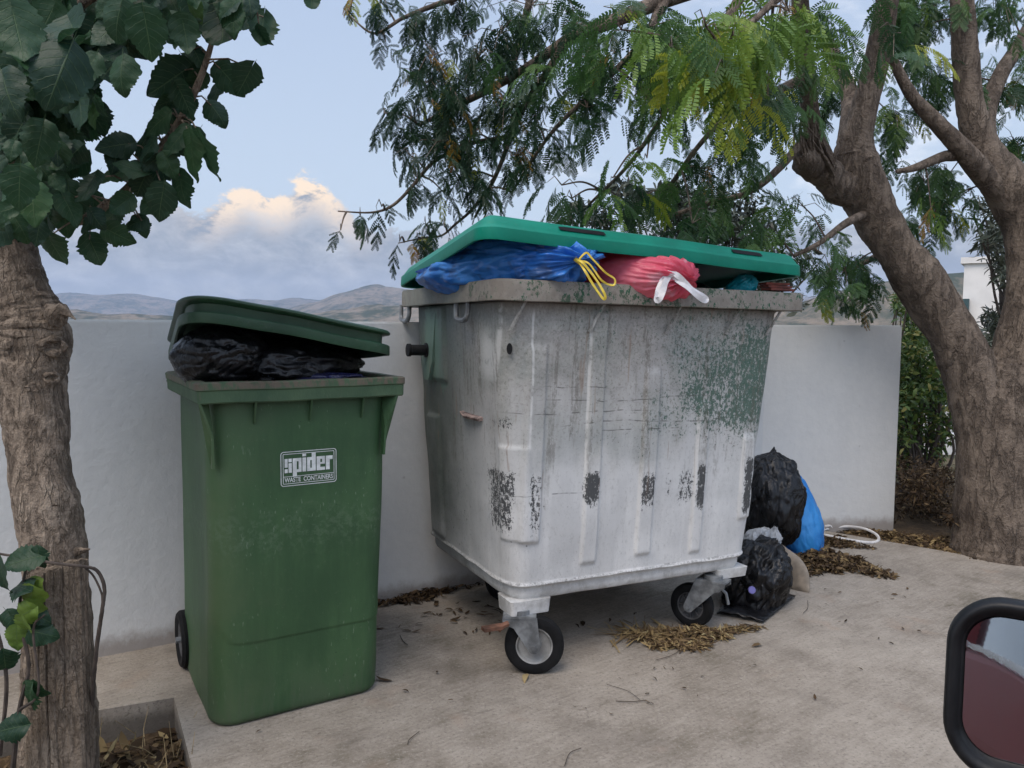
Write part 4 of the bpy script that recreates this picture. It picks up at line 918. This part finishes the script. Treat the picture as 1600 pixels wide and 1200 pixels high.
BR = [[(1580, 318, D+.03, 15), (1545, 282, D, 18), (1502, 232, D-.1, 15), (1462, 190, D-.15, 12), (1420, 142, D-.2, 9), (1380, 60, D-.2, 6)],
      [(1580, 300, D+.03, 14), (1552, 262, D, 16), (1540, 190, D+.1, 14), (1562, 120, D+.2, 12), (1592, 70, D+.3, 10), (1640, -20, D+.4, 7)],
      [(1522, 244, D-.04, 8), (1490, 243, D-.06, 9), (1470, 246, D-.1, 8), (1430, 262, D-.2, 6), (1400, 268, D-.2, 3)],
      [(1292, 262, D-.2, 17), (1270, 200, D-.3, 14), (1260, 120, D-.4, 14), (1252, 40, D-.5, 14), (1248, -50, D-.6, 12)],
      [(1325, 222, D-.15, 16), (1330, 160, D+.1, 15), (1316, 120, D+.3, 13), (1290, 60, D+.4, 10)],
      [(1395, -90, D-.4, 20), (1300, -70, D-.6, 17), (1180, -45, D-.8, 15), (1040, 0, D-.9, 12), (950, 36, D-.9, 11), (888, 62, D-.8, 9), (820, 108, D-.7, 7), (760, 142, D-.6, 6), (700, 172, D-.5, 4.5), (655, 196, D-.5, 2.5)],
      [(888, 62, D-.8, 8), (858, 108, D-.8, 6), (820, 165, D-.7, 5), (798, 215, D-.6, 4), (780, 262, D-.6, 3.5), (762, 300, D-.5, 3), (742, 340, D-.5, 2)],
      [(840, -60, D-.7, 8), (828, 0, D-.6, 6.5), (812, 60, D-.6, 5.5), (800, 112, D-.6, 4.5), (795, 150, D-.5, 3)],
      [(790, 215, D-.6, 4), (730, 225, D-.5, 3.4), (690, 245, D-.5, 3), (668, 262, D-.5, 3), (640, 296, D-.5, 2.6), (612, 322, D-.5, 2.4), (580, 332, D-.5, 1.6), (528, 330, D-.5, 1)],
      [(760, 300, D-.5, 3), (735, 330, D-.5, 2.4), (712, 350, D-.5, 2), (690, 368, D-.5, 1.6), (660, 372, D-.5, 1.3), (622, 380, D-.5, .8)],
      [(840, -60, D-.7, 6), (760, -20, D-.6, 5), (680, 8, D-.5, 4), (630, 28, D-.5, 3), (585, 52, D-.5, 2), (545, 24, D-.5, 1.2)],
      [(1040, 0, D-.9, 9), (1000, 70, D-1., 6), (930, 140, D-1., 4.5), (860, 210, D-.9, 3), (800, 300, D-.7, 2)],
      [(1180, -45, D-.8, 10), (1130, 40, D-1., 7), (1080, 110, D-1.2, 5.5), (1030, 190, D-1.2, 4), (980, 260, D-1., 3), (920, 320, D-.8, 2)],
      [(1260, 120, D-.4, 8), (1200, 150, D-.7, 7), (1140, 180, D-.9, 5), (1090, 230, D-.9, 4), (1040, 300, D-.7, 3)],
      [(1270, 200, D-.3, 8), (1220, 260, D-.4, 6), (1170, 300, D-.4, 5), (1100, 320, D-.3, 4), (1040, 340, D-.2, 3)],
      [(1395, -90, D-.4, 12), (1320, -60, D-1.2, 9), (1240, -20, D-1.6, 7), (1180, 30, D-1.75, 5), (1120, 90, D-1.8, 4), (1080, 150, D-1.8, 3)],
      [(1360, 330, D-.1, 7), (1320, 350, D-.3, 6), (1280, 380, D-.4, 4), (1240, 400, D-.4, 3)],
      [(1400, 380, D, 6), (1370, 400, D+.3, 5), (1330, 420, D+.4, 3)]]
for i, L in enumerate(BR): limb(mb, L, 10, 8, .04, 10+i, BP)
BPa = np.array([tuple(p) for p, r in BP])
# leaf clusters: px, py, rx, ry, depth, count, size, tint base
CL = [(548, 10, 22, 12, 3.6, 7), (588, 25, 30, 26, 3.6, 20), (602, 72, 10, 18, 3.6, 5), (650, 42, 32, 28, 3.6, 26), (705, 28, 45, 28, 3.6, 38), (682, 100, 36, 28, 3.6, 42), (660, 150, 36, 32, 3.6, 46), (640, 200, 30, 32, 3.6, 36), (603, 196, 9, 15, 3.6, 5), (704, 168, 46, 40, 3.5, 62), (742, 108, 46, 40, 3.5, 52), (692, 232, 46, 32, 3.5, 50), (645, 262, 24, 18, 3.6, 15), (742, 228, 40, 38, 3.5, 44), (784, 176, 40, 40, 3.4, 44), (776, 66, 48, 44, 3.4, 42), (836, 30, 50, 30, 3.4, 40), (724, 288, 28, 18, 3.5, 18), (762, 312, 38, 20, 3.5, 20), (692, 316, 18, 14, 3.6, 10), (650, 300, 22, 16, 3.6, 12), (662, 362, 16, 12, 3.6, 9), (600, 338, 14, 10, 3.6, 6), (566, 348, 16, 10, 3.6, 9), (530, 352, 5, 12, 3.6, 3), (622, 392, 5, 10, 3.6, 3), (656, 385, 14, 10, 3.6, 8), (692, 366, 14, 12, 3.6, 8), (806, 268, 36, 34, 3.4, 24), (850, 210, 48, 44, 3.3, 40), (842, 128, 48, 46, 3.3, 44),
      (870, 300, 30, 26, 3.2, 16), (900, 60, 58, 40, 3.2, 46), (952, 118, 54, 40, 3.1, 46), (922, 190, 46, 34, 3.1, 30), (1002, 60, 56, 44, 3.0, 50), (1014, 150, 48, 44, 3.0, 44), (1064, 105, 56, 50, 3.0, 50), (900, 320, 40, 30, 3.2, 22), (955, 322, 46, 30, 3.3, 34), (1010, 330, 46, 30, 3.4, 36), (1060, 300, 44, 40, 3.5, 36), (1104, 270, 52, 50, 3.4, 50), (1152, 225, 54, 50, 3.4, 50), (1176, 310, 50, 44, 3.6, 54), (1120, 345, 44, 30, 3.6, 36), (1206, 374, 54, 46, 3.7, 56), (1278, 398, 46, 46, 3.7, 44), (1318, 440, 50, 42, 4.3, 44), (1256, 330, 44, 40, 3.8, 40), (1166, 140, 54, 50, 3.3, 50), (1204, 60, 54, 50, 3.3, 50), (1284, 60, 46, 56, 3.6, 46), (1226, 170, 44, 48, 3.5, 46), (1270, 440, 36, 30, 4.4, 24),
      (1424, 70, 34, 54, 4.4, 46), (1452, 140, 36, 40, 4.5, 30), (1440, 300, 34, 44, 4.6, 34), (1446, 362, 28, 30, 4.6, 22), (1490, 330, 26, 30, 4.7, 20), (1556, 150, 40, 50, 4.6, 40), (1584, 250, 34, 40, 4.7, 34), (1404, 20, 40, 34, 4.3, 34), (1562, 28, 44, 34, 4.4, 38), (1460, 30, 36, 34, 4.4, 30), (1400, 200, 30, 44, 4.5, 30), (1370, 260, 24, 30, 4.5, 18), (1480, 290, 24, 26, 4.5, 16), (1616, 120, 34, 60, 4.6, 36), (1300, 150, 30, 60, 4.5, 30),
      # nearer hanging sprays, brighter
      (1040, 90, 50, 40, 2.35, 26, .60), (1100, 60, 48, 40, 2.3, 28, .66), (1160, 60, 44, 44, 2.3, 26, .70), (1130, 130, 40, 36, 2.3, 20, .74), (1220, 40, 34, 40, 2.4, 20, .64), (980, 60, 50, 34, 2.5, 20, .58), (1190, 190, 40, 50, 2.6, 14, .42), (1240, 200, 34, 50, 2.7, 14, .35), (900, 100, 44, 30, 2.6, 8, .55), (1400, 60, 30, 60, 3.0, 12, .42),
      (950, 310, 30, 40, 3.0, 14, .62), (1010, 270, 34, 50, 2.9, 12, .6), (1090, 350, 40, 40, 3.1, 18, .4), (1330, 480, 40, 20, 4.4, 10, .5), (1450, 345, 26, 26, 4.0, 8, .66)]
pos, siz, tin, own = [], [], [], []
for ci, c in enumerate(CL):
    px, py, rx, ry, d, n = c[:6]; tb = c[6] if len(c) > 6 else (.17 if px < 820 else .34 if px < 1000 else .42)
    n = int(n*((.26 if py > 235 else .42) if 820 <= px < 1300 and py > 180 else .5 if 820 <= px < 1300 else .95 if px >= 1300 else .66))
    for k in range(n):
        u, v = RNG.normal(0, .52, 2); dd = d+RNG.normal(0, .16)
        X_, Y_ = px+u*rx, py+v*ry-16
        if 150 < Y_ < 440 and dd < 4.4 and RNG.random() < .92:
            xl = np.interp(Y_, [150, 220, 280, 330, 440], [1350, 1320, 1315, 1370, 1450])
            if -70 < X_-xl < 60: continue
            if 180 < Y_ < 290 and 1215 < X_ < 1330: continue
        p = P(X_, Y_, dd); pos.append(tuple(p)); own.append(ci)
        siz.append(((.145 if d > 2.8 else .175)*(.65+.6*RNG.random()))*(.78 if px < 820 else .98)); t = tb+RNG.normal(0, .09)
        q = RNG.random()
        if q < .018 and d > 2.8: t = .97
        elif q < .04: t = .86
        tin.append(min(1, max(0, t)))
pos = np.array(pos); n = len(pos)
rot = rotm(RNG.random(n)*6.28, RNG.normal(0, .25, n), RNG.normal(.1, .25, n)); pk = RNG.integers(0, 6, n); left = pos[:, 0]/pos[:, 1] < .02; pk = np.where(left & (RNG.random(n) < .6), RNG.integers(4, 6, n), pk)
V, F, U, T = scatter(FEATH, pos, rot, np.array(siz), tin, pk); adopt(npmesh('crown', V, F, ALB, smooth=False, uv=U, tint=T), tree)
for ci, c in enumerate(CL):      # twigs carry each spray from the nearest branch
    ids = [i for i, o in enumerate(own) if o == ci]
    if not ids: continue
    cen = Vector(pos[ids].mean(0)); j = int(((BPa-np.array(cen))**2).sum(1).argmin()); s = Vector(BPa[j]); mid = s.lerp(cen, .5)+Vector((0, 0, .10*(cen-s).length))
    A = catmull([tuple(s), tuple(mid), tuple(cen)], 6); mb.tube([Vector(p) for p in A], np.linspace(.0055, .0028, len(A)), 5)
    for i in ids[::3]:
        q = Vector(pos[i]); h = cen.lerp(q, .5)+Vector((0, 0, .03)); mb.tube([cen, h, q], [.0026, .0018, .0012], 4, False)
adopt(mb.build('branches', BARK_A), tree)
# --- mulberry at the left
mul = empty('mulberry_tree', G(92, 1215)); tag(mul, 'knotty pale trunked tree with big toothed leaves at the left edge', 'tree')
mb = MB(); D = 2.03; MP = []
limb(mb, [(96, 1260, D, 58), (92, 1160, D, 54), (90, 1060, D, 50), (88, 960, D, 48), (86, 900, D, 46), (80, 840, D, 47), (71, 780, D, 45), (62, 720, D, 45), (55, 655, D, 48), (52, 605, D, 49), (50, 570, D, 52), (48, 535, D, 56), (44, 500, D, 54), (36, 470, D, 46), (24, 430, D, 41), (12, 390, D, 40), (0, 350, D, 37), (-12, 300, D, 30), (-30, 200, D, 28), (-60, 60, D, 22), (-90, -60, D, 17), (-100, -200, D, 10), (-90, -320, D, 3)], 44, 12, .11, 21)
limb(mb, [(20, 372, D, 24), (42, 345, D-.02, 15), (70, 330, D-.05, 10), (100, 345, D-.1, 9.5), (150, 335, D-.15, 9), (196, 300, D-.18, 8), (240, 248, D-.2, 7), (282, 188, D-.22, 6.2), (310, 130, D-.24, 5.2), (330, 70, D-.25, 4), (345, 0, D-.25, 3)], 10, 8, .08, 22, MP)
limb(mb, [(0, 300, D, 24), (10, 230, D-.1, 18), (20, 160, D-.2, 14), (60, 80, D-.3, 11), (120, 10, D-.35, 9), (220, -40, D-.4, 7), (340, -50, D-.4, 5), (480, -30, D-.4, 3)], 10, 8, .08, 23, MP)
limb(mb, [(86, 492, D-.04, 22), (98, 485, D-.05, 11), (108, 491, D-.06, 4), (118, 499, D-.06, 1.2)], 10, 5, .3, 24)
limb(mb, [(116, 862, D-.02, 9), (128, 860, D-.02, 5), (140, 858, D-.03, 1.2)], 8, 4, .3, 25)
for (a, b, r, t) in ((44, 545, 26, 7), (82, 540, 15, 5), (52, 602, 8, 3), (80, 588, 9, 3), (32, 618, 12, 4), (12, 560, 14, 5), (48, 515, 40, 8)):     # healed cuts and knots
    c = P(a, b, D-.001); nrm = (Vector((0, 0, EYE))-c).normalized(); nrm.z = 0; off = math.sqrt(max(0., .088**2-((a-50)*D/1200)**2)); c = c+nrm*(off-.006); X = nrm.cross(Vector((0, 0, 1))).normalized(); rr = r*D/1200
    L = [c+(X*math.cos(q)*rr+Vector((0, 0, 1))*math.sin(q)*rr*(.75 if r < 30 else .2))+nrm*(.004*math.sin(q*2+a)-.35*rr*abs(math.cos(q))) for q in np.linspace(0, 6.28, 22)]
    mb.tube(L, [t*D/1200*(1+.35*math.sin(i*1.3+a)) for i in range(22)], 8, False, .2, a)
TRK = mb
LV = [(408, 52, 62, 100, 1.75), (352, 55, 110, 80, 1.7), (262, 128, 82, 150, 1.8), (362, 128, 60, 50, 1.8), (343, 180, 48, 50, 1.8), (326, 250, 82, 85, 1.72), (300, 250, 76, 95, 1.73), (250, 322, 64, 110, 1.75), (188, 370, 52, 30, 1.8), (242, 196, 60, 150, 1.78), (176, 228, 56, 160, 1.78), (266, 262, 44, 70, 1.75), (88, 392, 60, 80, 1.7), (186, 120, 66, 95, 1.5), (92, 120, 150, 95, 1.3), (120, 60, 120, 60, 1.35), (486, 8, 36, 95, 1.75), (232, 60, 80, 90, 1.45), (140, 300, 60, 110, 1.7), (112, 330, 56, 60, 1.7), (52, 322, 70, 80, 1.45), (200, 260, 50, 200, 1.75), (228, 240, 52, 120, 1.75), (30, 60, 130, 80, 1.3), (60, 230, 90, 100, 1.5), (130, 180, 80, 70, 1.55), (30, 300, 70, 100, 1.4), (300, 10, 90, 80, 1.6), (180, 40, 90, 110, 1.5), (10, 150, 110, 70, 1.4), (258, 160, 36, 170, 1.8), (150, 345, 40, 60, 1.72), (310, 90, 40, 60, 1.78), (380, 20, 70, 60, 1.72), (412, 60, 36, 70, 1.74)]
bx = [(0, 425), (50, 405), (75, 330), (100, 235), (150, 165), (200, 190), (240, 150), (300, 120), (350, 100), (400, 75), (410, 0)]
LV = [[v[0], v[1], v[2]*(.66 if v[2] > 84 else .82)]+list(v[3:]) for v in LV]
for (a, b) in ((160, 335), (196, 305), (215, 275), (240, 240), (255, 215), (280, 185), (300, 140), (315, 110), (120, 345), (90, 350)):
    for k in range(4): LV.append([a+RNG.normal(0, 30), b+RNG.normal(4, 26), 26+RNG.random()*30, 40+RNG.random()*120, 1.74+RNG.random()*.14])
while len(LV) < 600:
    a, b = RNG.random()*420-20, RNG.random()*400-10; lim = np.interp(b, [q[0] for q in bx], [q[1] for q in bx])
    if a < lim-22: s_ = 24+RNG.random()*28+(16 if a < 120 and b < 200 else 0); LV.append([a, b-20, s_, 50+RNG.random()*110, 1.55+RNG.random()*.75])
for k in range(170): LV.append([-20-RNG.random()*260, -300+RNG.random()*600, 40+RNG.random()*40, 50+RNG.random()*90, 1.7+RNG.random()*.7])
for k in range(120): LV.append([-20+RNG.random()*440, -50-RNG.random()*230, 40+RNG.random()*40, 50+RNG.random()*90, 1.6+RNG.random()*.8])
pos, siz, tin, rots = [], [], [], []
for (a, b, s, ang, d) in LV:
    th = R(ang); dirv = (CX*math.cos(th)-CU*math.sin(th)+FWD*RNG.normal(0, .3)).normalized(); L = s*d/1200; c = P(a, b, d)-dirv*L*.5
    nn = (-FWD*(1 if RNG.random() < .75 else -1)+CX*RNG.normal(0, .5)+CU*RNG.normal(.35, .45)); nn = (nn-dirv*nn.dot(dirv)).normalized(); yv = nn.cross(dirv); rots.append(np.array([dirv, yv, nn]).T); pos.append(tuple(c)); siz.append(L*1.08); tin.append(min(1, max(0, RNG.normal(.2, .2))))
V, F, U, T = scatter(BROAD, np.array(pos), np.array(rots), np.array(siz), tin); adopt(npmesh('crown', V, F, MUL, uv=U, tint=T), mul)
mb = TRK; MPa = np.array([tuple(p) for p, r in MP])
for q, rt, L in list(zip(pos, rots, siz))[:70]:
    q = Vector(q); j = int(((MPa-np.array(q))**2).sum(1).argmin()); s = Vector(MPa[j])
    if (s-q).length < .22: mb.tube([s, s.lerp(q, .5)+Vector((0, 0, .012)), q], [.0028, .002, .0016], 5, False)
adopt(mb.build('trunk', BARK_M), mul)
# --- split post in front of the trunk
mb = MB(); rings = []
for i, t in enumerate(np.linspace(0, 1, 90)):
    cx = 95+(88-95)*t; w = 52+(44-52)*t; y = 1250+(885-1250)*t; d = 1.93; ring = []
    for j in range(240):
        a = 2*math.pi*j/240; rad = w*d/1200; nz = 1+.10*mn.noise(Vector((math.cos(a)*2.2, math.sin(a)*2.2, t*.7+5)))+.05*mn.noise(Vector((math.cos(a)*7, math.sin(a)*7, t*2)))
        for ca, dep in ((R(253), .30), (R(270), .34), (R(229), .16), (R(302), .12), (R(286), .10), (R(241), .10)):
            aa = ca+.12*mn.noise(Vector((t*3, ca, 0))); nz -= dep*math.exp(-((a-aa)/.026)**2)*1.25*(.45+.55*mn.noise(Vector((t*2.2, ca*3, 2))))
        p = P(cx, y, d)+Vector((math.cos(a)*rad*nz, math.sin(a)*rad*nz*.62, 0)); 
        if i == 89: p.z += .018*math.cos(a)+.008*mn.noise(p*60)
        if i == 88: p.z += .012*math.cos(a)
        ring.append(p)
    rings.append(ring)
mb.rings(rings); post = mb.build('wooden_post', WOOD); tag(post, 'weathered split wooden post set against the left trunk', 'wooden post')
mb = MB(); A = catmull([tuple(P(*q)) for q in ((-20, 862, 1.86), (40, 872, 1.84), (85, 880, 1.835), (130, 885, 1.85), (152, 892, 1.87), (163, 918, 1.88), (160, 950, 1.88), (152, 1005, 1.9), (146, 1060, 1.92), (143, 1115, 1.95), (141, 1150, 1.96))], 8); mb.tube([Vector(p) for p in A], np.linspace(.003, .006, len(A)), 7, True, .2, 2)
A = catmull([tuple(P(*q)) for q in ((132, 886, 1.85), (146, 900, 1.87), (158, 925, 1.88), (160, 940, 1.88))], 6); mb.tube([Vector(p) for p in A], .0025, 6)
tag(mb.build('dry_vine', TWIG), 'dry vine stem arching over the top of the wooden post', 'vine')
# --- leafy climber at the bottom left
cl = empty('climbing_plant', G(20, 1195)); tag(cl, 'leafy climber with dark heart shaped leaves at the lower left edge', 'plant')
mb = MB()
for L in ([(20, 1200, 1.85, 4), (30, 1110, 1.83, 3.5), (45, 1040, 1.82, 3), (30, 960, 1.82, 2.5), (40, 890, 1.82, 2)], [(0, 1180, 1.85, 3), (10, 1060, 1.83, 3), (-10, 960, 1.83, 2)], [(30, 1110, 1.83, 3), (60, 1080, 1.8, 2), (52, 985, 1.8, 2), (70, 960, 1.8, 1.5)]): limb(mb, L, 6, 6, .1, 3)
adopt(mb.build('stem', TWIG), cl)
LV = [(30, 876, 48, 170, .2), (62, 875, 30, 80, .1), (28, 915, 46, 190, .05), (2, 905, 50, 90, .05), (30, 985, 50, 60, .1), (66, 990, 44, 10, .15), (58, 962, 40, 20, .1), (8, 1040, 44, 100, .05), (44, 1095, 46, 110, .25), (58, 1080, 34, 30, .2), (10, 1140, 46, 170, .02), 
      (44, 942, 44, 120, 1.), (34, 962, 40, 150, .97), (52, 925, 34, 60, 1.), (38, 980, 36, 100, .95), (56, 950, 30, 30, 1.), (26, 1000, 36, 95, .9)]
pos, siz, tin, rots = [], [], [], []
for (a, b, s, ang, t) in LV:
    th = R(ang); d = 1.80+RNG.normal(0, .02); dirv = (CX*math.cos(th)-CU*math.sin(th)+FWD*RNG.normal(0, .3)).normalized(); nn = (-FWD+CX*RNG.normal(0, .4)+CU*RNG.normal(.5, .4)); nn = (nn-dirv*nn.dot(dirv)).normalized(); L = s*d/1200; rots.append(np.array([dirv, nn.cross(dirv), nn]).T); pos.append(tuple(P(a, b, d)-dirv*L*.5)); siz.append(L*1.1); tin.append(t)
V, F, U, T = scatter(BROAD, np.array(pos), np.array(rots), np.array(siz), tin); adopt(npmesh('leaves', V, F, MUL, uv=U, tint=T), cl)
# --- dry grass in the pit
mb = MB()
for i in range(46):
    p = PIT+E1*RNG.uniform(.0, .34)+E2*RNG.uniform(.10, .5)+Vector((0, 0, -.1)); l = RNG.uniform(.08, .20); dv = Vector((RNG.normal(0, .35), RNG.normal(0, .35), 1)).normalized(); q = p+dv*l; mb.tube([p, p.lerp(q, .5)+Vector((RNG.normal(0, .01), RNG.normal(0, .01), 0)), q+Vector((dv.x, dv.y, -.2))*.03], [.0016, .0013, .0006], 4, False)
tag(mb.build('dry_grass', STRAW), kind='stuff')

# --- vegetation beyond the wall
def bush(name, label, cat, blobs, d, leafs, size, mat, tb, seed, base=None, stems=True, n=None, tsd=.18):
    r = np.random.default_rng(seed); root = empty(name, base or P(blobs[0][0], blobs[0][1]+120, d)); tag(root, label, cat); pos, tin = [], []
    for (px, py, rx, ry, k) in blobs:
        cl = r.normal(0, .55, (max(3, k//45), 2)); dz = r.normal(0, .35, len(cl))
        for i in range(k):
            j = r.integers(0, len(cl)); u = cl[j]+r.normal(0, .20, 2); pos.append(tuple(P(px+u[0]*rx, py+u[1]*ry, d+dz[j]+r.normal(0, .12)))); tin.append(min(1, max(0, r.normal(tb, tsd))))
    m = len(pos); V, F, U, T = scatter(leafs, np.array(pos), rotm(r.random(m)*6.28, r.normal(0, .7, m), r.normal(.2, .6, m)), size*(.6+.8*r.random(m)), tin, r.integers(0, len(leafs), m)); adopt(npmesh('crown', V, F, mat, uv=U, tint=T), root)
    mb = MB(); b0 = root.location
    for (px, py, rx, ry, k) in blobs:
        for i in range(5):
            q = P(px+r.normal(0, .6)*rx, py+r.normal(0, .6)*ry, d+r.normal(0, .2)); mid = b0.lerp(q, .55)+Vector((r.normal(0, .1), r.normal(0, .1), 0)); A = catmull([tuple(b0), tuple(mid), tuple(q)], 5); mb.tube([Vector(p) for p in A], np.linspace(.022, .005, len(A))*(d/7), 5)
    adopt(mb.build('stems', TWIG), root); return root
bush('dark_tree', 'dark grey green tree behind the container lid beyond the wall', 'tree', [(1090, 335, 50, 34, 1900), (1000, 310, 50, 30, 700), (920, 335, 40, 22, 450), (1150, 365, 60, 44, 1500), (1060, 395, 90, 30, 1400), (1220, 430, 50, 30, 600)], 8.5, SLIM+SMALL, .10, OLI, .42, 31, P(1080, 620, 8.5))
bush('olive_tree', 'silvery olive tree between the trunk fork and the white house', 'tree', [(1575, 400, 34, 60, 900), (1600, 320, 40, 40, 600), (1550, 350, 24, 30, 200), (1550, 520, 30, 30, 320), (1580, 500, 30, 40, 300), (1545, 320, 20, 30, 120)], 7.5, SLIM, .11, OLI, .6, 32, P(1620, 640, 7.5))
bush('green_shrub', 'leafy green shrub just past the end of the white wall', 'shrub', [(1420, 560, 24, 44, 1500), (1450, 600, 40, 50, 1500), (1420, 660, 30, 60, 1700), (1470, 670, 30, 50, 700), (1440, 520, 36, 30, 700), (1410, 470, 16, 30, 260), (1405, 600, 12, 70, 800), (1470, 590, 24, 24, 500)], 6.0, SMALL, .052, SHR, .64, 33, P(1430, 800, 5.9), tsd=.22)
bush('dry_bush', 'dry brown bush at the foot of the green shrub', 'bush', [(1440, 770, 40, 36, 3600), (1415, 790, 20, 34, 1500), (1470, 800, 24, 26, 1500), (1440, 740, 40, 14, 900)], 5.3, SMALL+SLIM, .034, DRY, .33, 34, P(1440, 840, 5.3))
# --- white house, garden wall
WHT = plain('white_render', (.70, .68, .65), .85, 0, .05, 3, .2)
a = P(1507, 412, 15); zt = a.z; h = empty('white_house', (a.x, a.y, -6), (0, 0, R(-34))); tag(h, 'white rendered house with flat roof seen through the fork of the tree', 'house'); ht = zt+6
mb = MB(); mb.box((4, 3, ht/2), (8, 6, ht)); mb.build('wall', WHT, h, smooth=False)
mb = MB(); mb.box((4, 3, ht+.06), (8.12, 6.12, .12)); mb.build('roof', WHT, h, smooth=False)
mb = MB(); mb.box((6.2, -.02, ht-1.9), (1.0, .06, 1.2)); mb.build('window', plain('dark_glass', (.03, .035, .04), .15), h, smooth=False)
mb = MB(); mb.rings([[Vector((px+.02, py-.12, z)) for px, py, _, _ in rrect(-.1, .1, -.1, .1, .03, 3, 2, 2)] for z in (ht-1.0, ht-.72, ht-.69)]); mb.build('meter_box', plain('teal_enamel', (.035, .075, .08), .5), h, smooth=False)
mb = MB(); mb.tube([(.16, -.05, ht-1.0), (.16, -.05, ht-1.35)], .014, 6); mb.build('pipe', GALV, h)
gw = MB(); p = P(1432, 640, 9); gw.box((p.x+1.2, p.y+.6, p.z-1.6), (2.6, .25, 3.6)); p2 = P(1440, 690, 8.4); gw.box((p2.x+.7, p2.y, p2.z-1), (1.5, .25, 2.2)); o = gw.build('garden_wall', WHT, smooth=False, bevel=.01); tag(o, 'white garden wall glimpsed through the green shrub', 'garden wall')

# ================================================================== the maroon car with its door mirror
PH = R(44.); CFv = Vector((math.sin(PH), math.cos(PH), 0)); CNv = Vector((-math.cos(PH), math.sin(PH), 0))
CO = -CNv*.07      # a point of the car's flank beside the camera
def cpt(t, n, z): return CO+CFv*t+CNv*n+Vector((0, 0, z))
car = empty('parked_car', cpt(-.8, -.8, 0)); tag(car, 'maroon car whose black door mirror juts in at the lower right', 'car')
M = Mat('maroon_paint'); co = M.coord(); n = M.noise(co, 3, 3); MAR = M.finish(M.mix(n, (.17, .036, .036), (.21, .05, .048)), .5, None, spec=.2)
CHR = plain('bright_trim', (.6, .6, .6), .25, .9, .05, 20, 0.); GLS = plain('dark_window_glass', (.02, .024, .026), .05, 0, .05, 5, 0.)
BLK = plain('black_mirror_plastic', (.005, .005, .0055), .45, 0, .15, 60, .05, .3)
prof = [(0.02, .32), (.0, .45), (-.0, .62), (.0, .70), (-.015, .86), (-.02, .88)]
def flank(t0, t1, pr, inner=-1.5):
    mb = MB(); V = []
    rings = [[cpt(t, q, z) for q, z in pr]+[cpt(t, inner, pr[-1][1]), cpt(t, inner, pr[0][1])] for t in (t0, t1)]; mb.rings(rings); return mb
adopt(flank(-2.9, -1.62, prof).build('rear_wing', MAR, smooth=False, bevel=.006), car); adopt(flank(-1.61, -.62, prof).build('rear_door', MAR, smooth=False, bevel=.006), car); fd = adopt(flank(-.61, .62, prof).build('front_door', MAR, smooth=False, bevel=.006), car); adopt(flank(.63, 1.9, prof).build('front_wing', MAR, smooth=False, bevel=.006), car)
for t0, t1 in ((-1.55, -.70), (-.54, .10)):
    mb = MB(); mb.rings([[cpt(t, -.035+q, z) for q, z in ((0, .90), (-.14, 1.24), (-.16, 1.24), (-.02, .90))] for t in (t0, t1)]); w = adopt(mb.build('window', GLS, smooth=False), car)
    mb = MB(); mb.rings([[cpt(t, q, z) for q, z in ((-.018, .885), (-.018, .905), (-.03, .905), (-.03, .885))] for t in (t0-.03, t1+.03)]); o = mb.build('trim', CHR, smooth=False); o.parent = w
mb = MB()
for t in (-1.62, -.62): mb.tube([cpt(t, -.035, .88), cpt(t+.0, -.18, 1.26)], .04, 8)
mb.tube([cpt(-2.4, -.06, .88), cpt(-1.7, -.2, 1.28), cpt(-.7, -.22, 1.30), cpt(-.2, -.2, 1.27)], .04, 8); adopt(mb.build('window_frame', MAR), car)
for t in (-2.15, 1.25):
    T = Matrix.Translation(cpt(t, -.08, .31)) @ Matrix.Rotation(math.atan2(CNv.y, CNv.x), 4, 'Z') @ Matrix.Rotation(R(90), 4, 'Y'); mb = MB(); mb.lathe([(-.08, .19), (-.09, .29), (-.05, .31), (.06, .31), (.1, .29), (.1, .2)], T, 40); w = adopt(mb.build('wheel', RUBBER), car); mb = MB(); mb.lathe([(.1, .2), (.07, .17), (.09, .05), (.09, 0)], T, 30); o = mb.build('hubcap', GALV, smooth=True); o.parent = w
mb = MB(); mb.tube([cpt(-1.5, .015, .78), cpt(-1.47, .03, .78), cpt(-1.33, .03, .78), cpt(-1.30, .015, .78)], .012, 8); adopt(mb.build('door_handle', BLK), car)
# mirror: rounded housing; its glass faces back along the flank
MC = P(1618, 1092, .66);
vd = (MC-Vector((0, 0, EYE))).normalized(); MN = ((-CFv-CNv*.30+Vector((0, 0, -.06))).normalized()-vd).normalized()
MX = Vector((0, 0, 1)).cross(MN).normalized(); MY = MN.cross(MX)
hw, hh = .067, .078
def mring(s, off, r, dz=0): return [MC+MX*px+MY*(py+dz)+MN*off for px, py, _, _ in rrect(-hw*s, hw*(s+.5), -hh*s, hh*s, r, 10, 6, 6)]
mir = MB(); mir.rings([mring(.80, -.016, .03), mring(.83, -.004, .032), mring(.95, .004, .042), mring(1., .0, .045), mring(1.02, -.012, .046), mring(1.0, -.03, .046), mring(.86, -.06, .04), mring(.55, -.085, .03), mring(.2, -.092, .012)], True, True, True)
mo = adopt(mir.build('door_mirror', BLK, sharp=False), car)
mb = MB(); mb.rings([mring(.79, -.0145, .03), mring(.0005, -.0135, .0001)], True, False, True); M = Mat('mirror_glass'); g = mb.build('mirror_glass', M.finish((.62, .64, .66), .02, None, 1.), smooth=False); g.parent = mo
mb = MB(); mb.tube([MC+MX*hw*1.3-MN*.04-MY*.03, MC+MX*hw*2.4-MN*.03-MY*.05, cpt(.6, -.05, .87)], [.03, .028, .035], 12); o = mb.build('mirror_arm', BLK); o.parent = mo
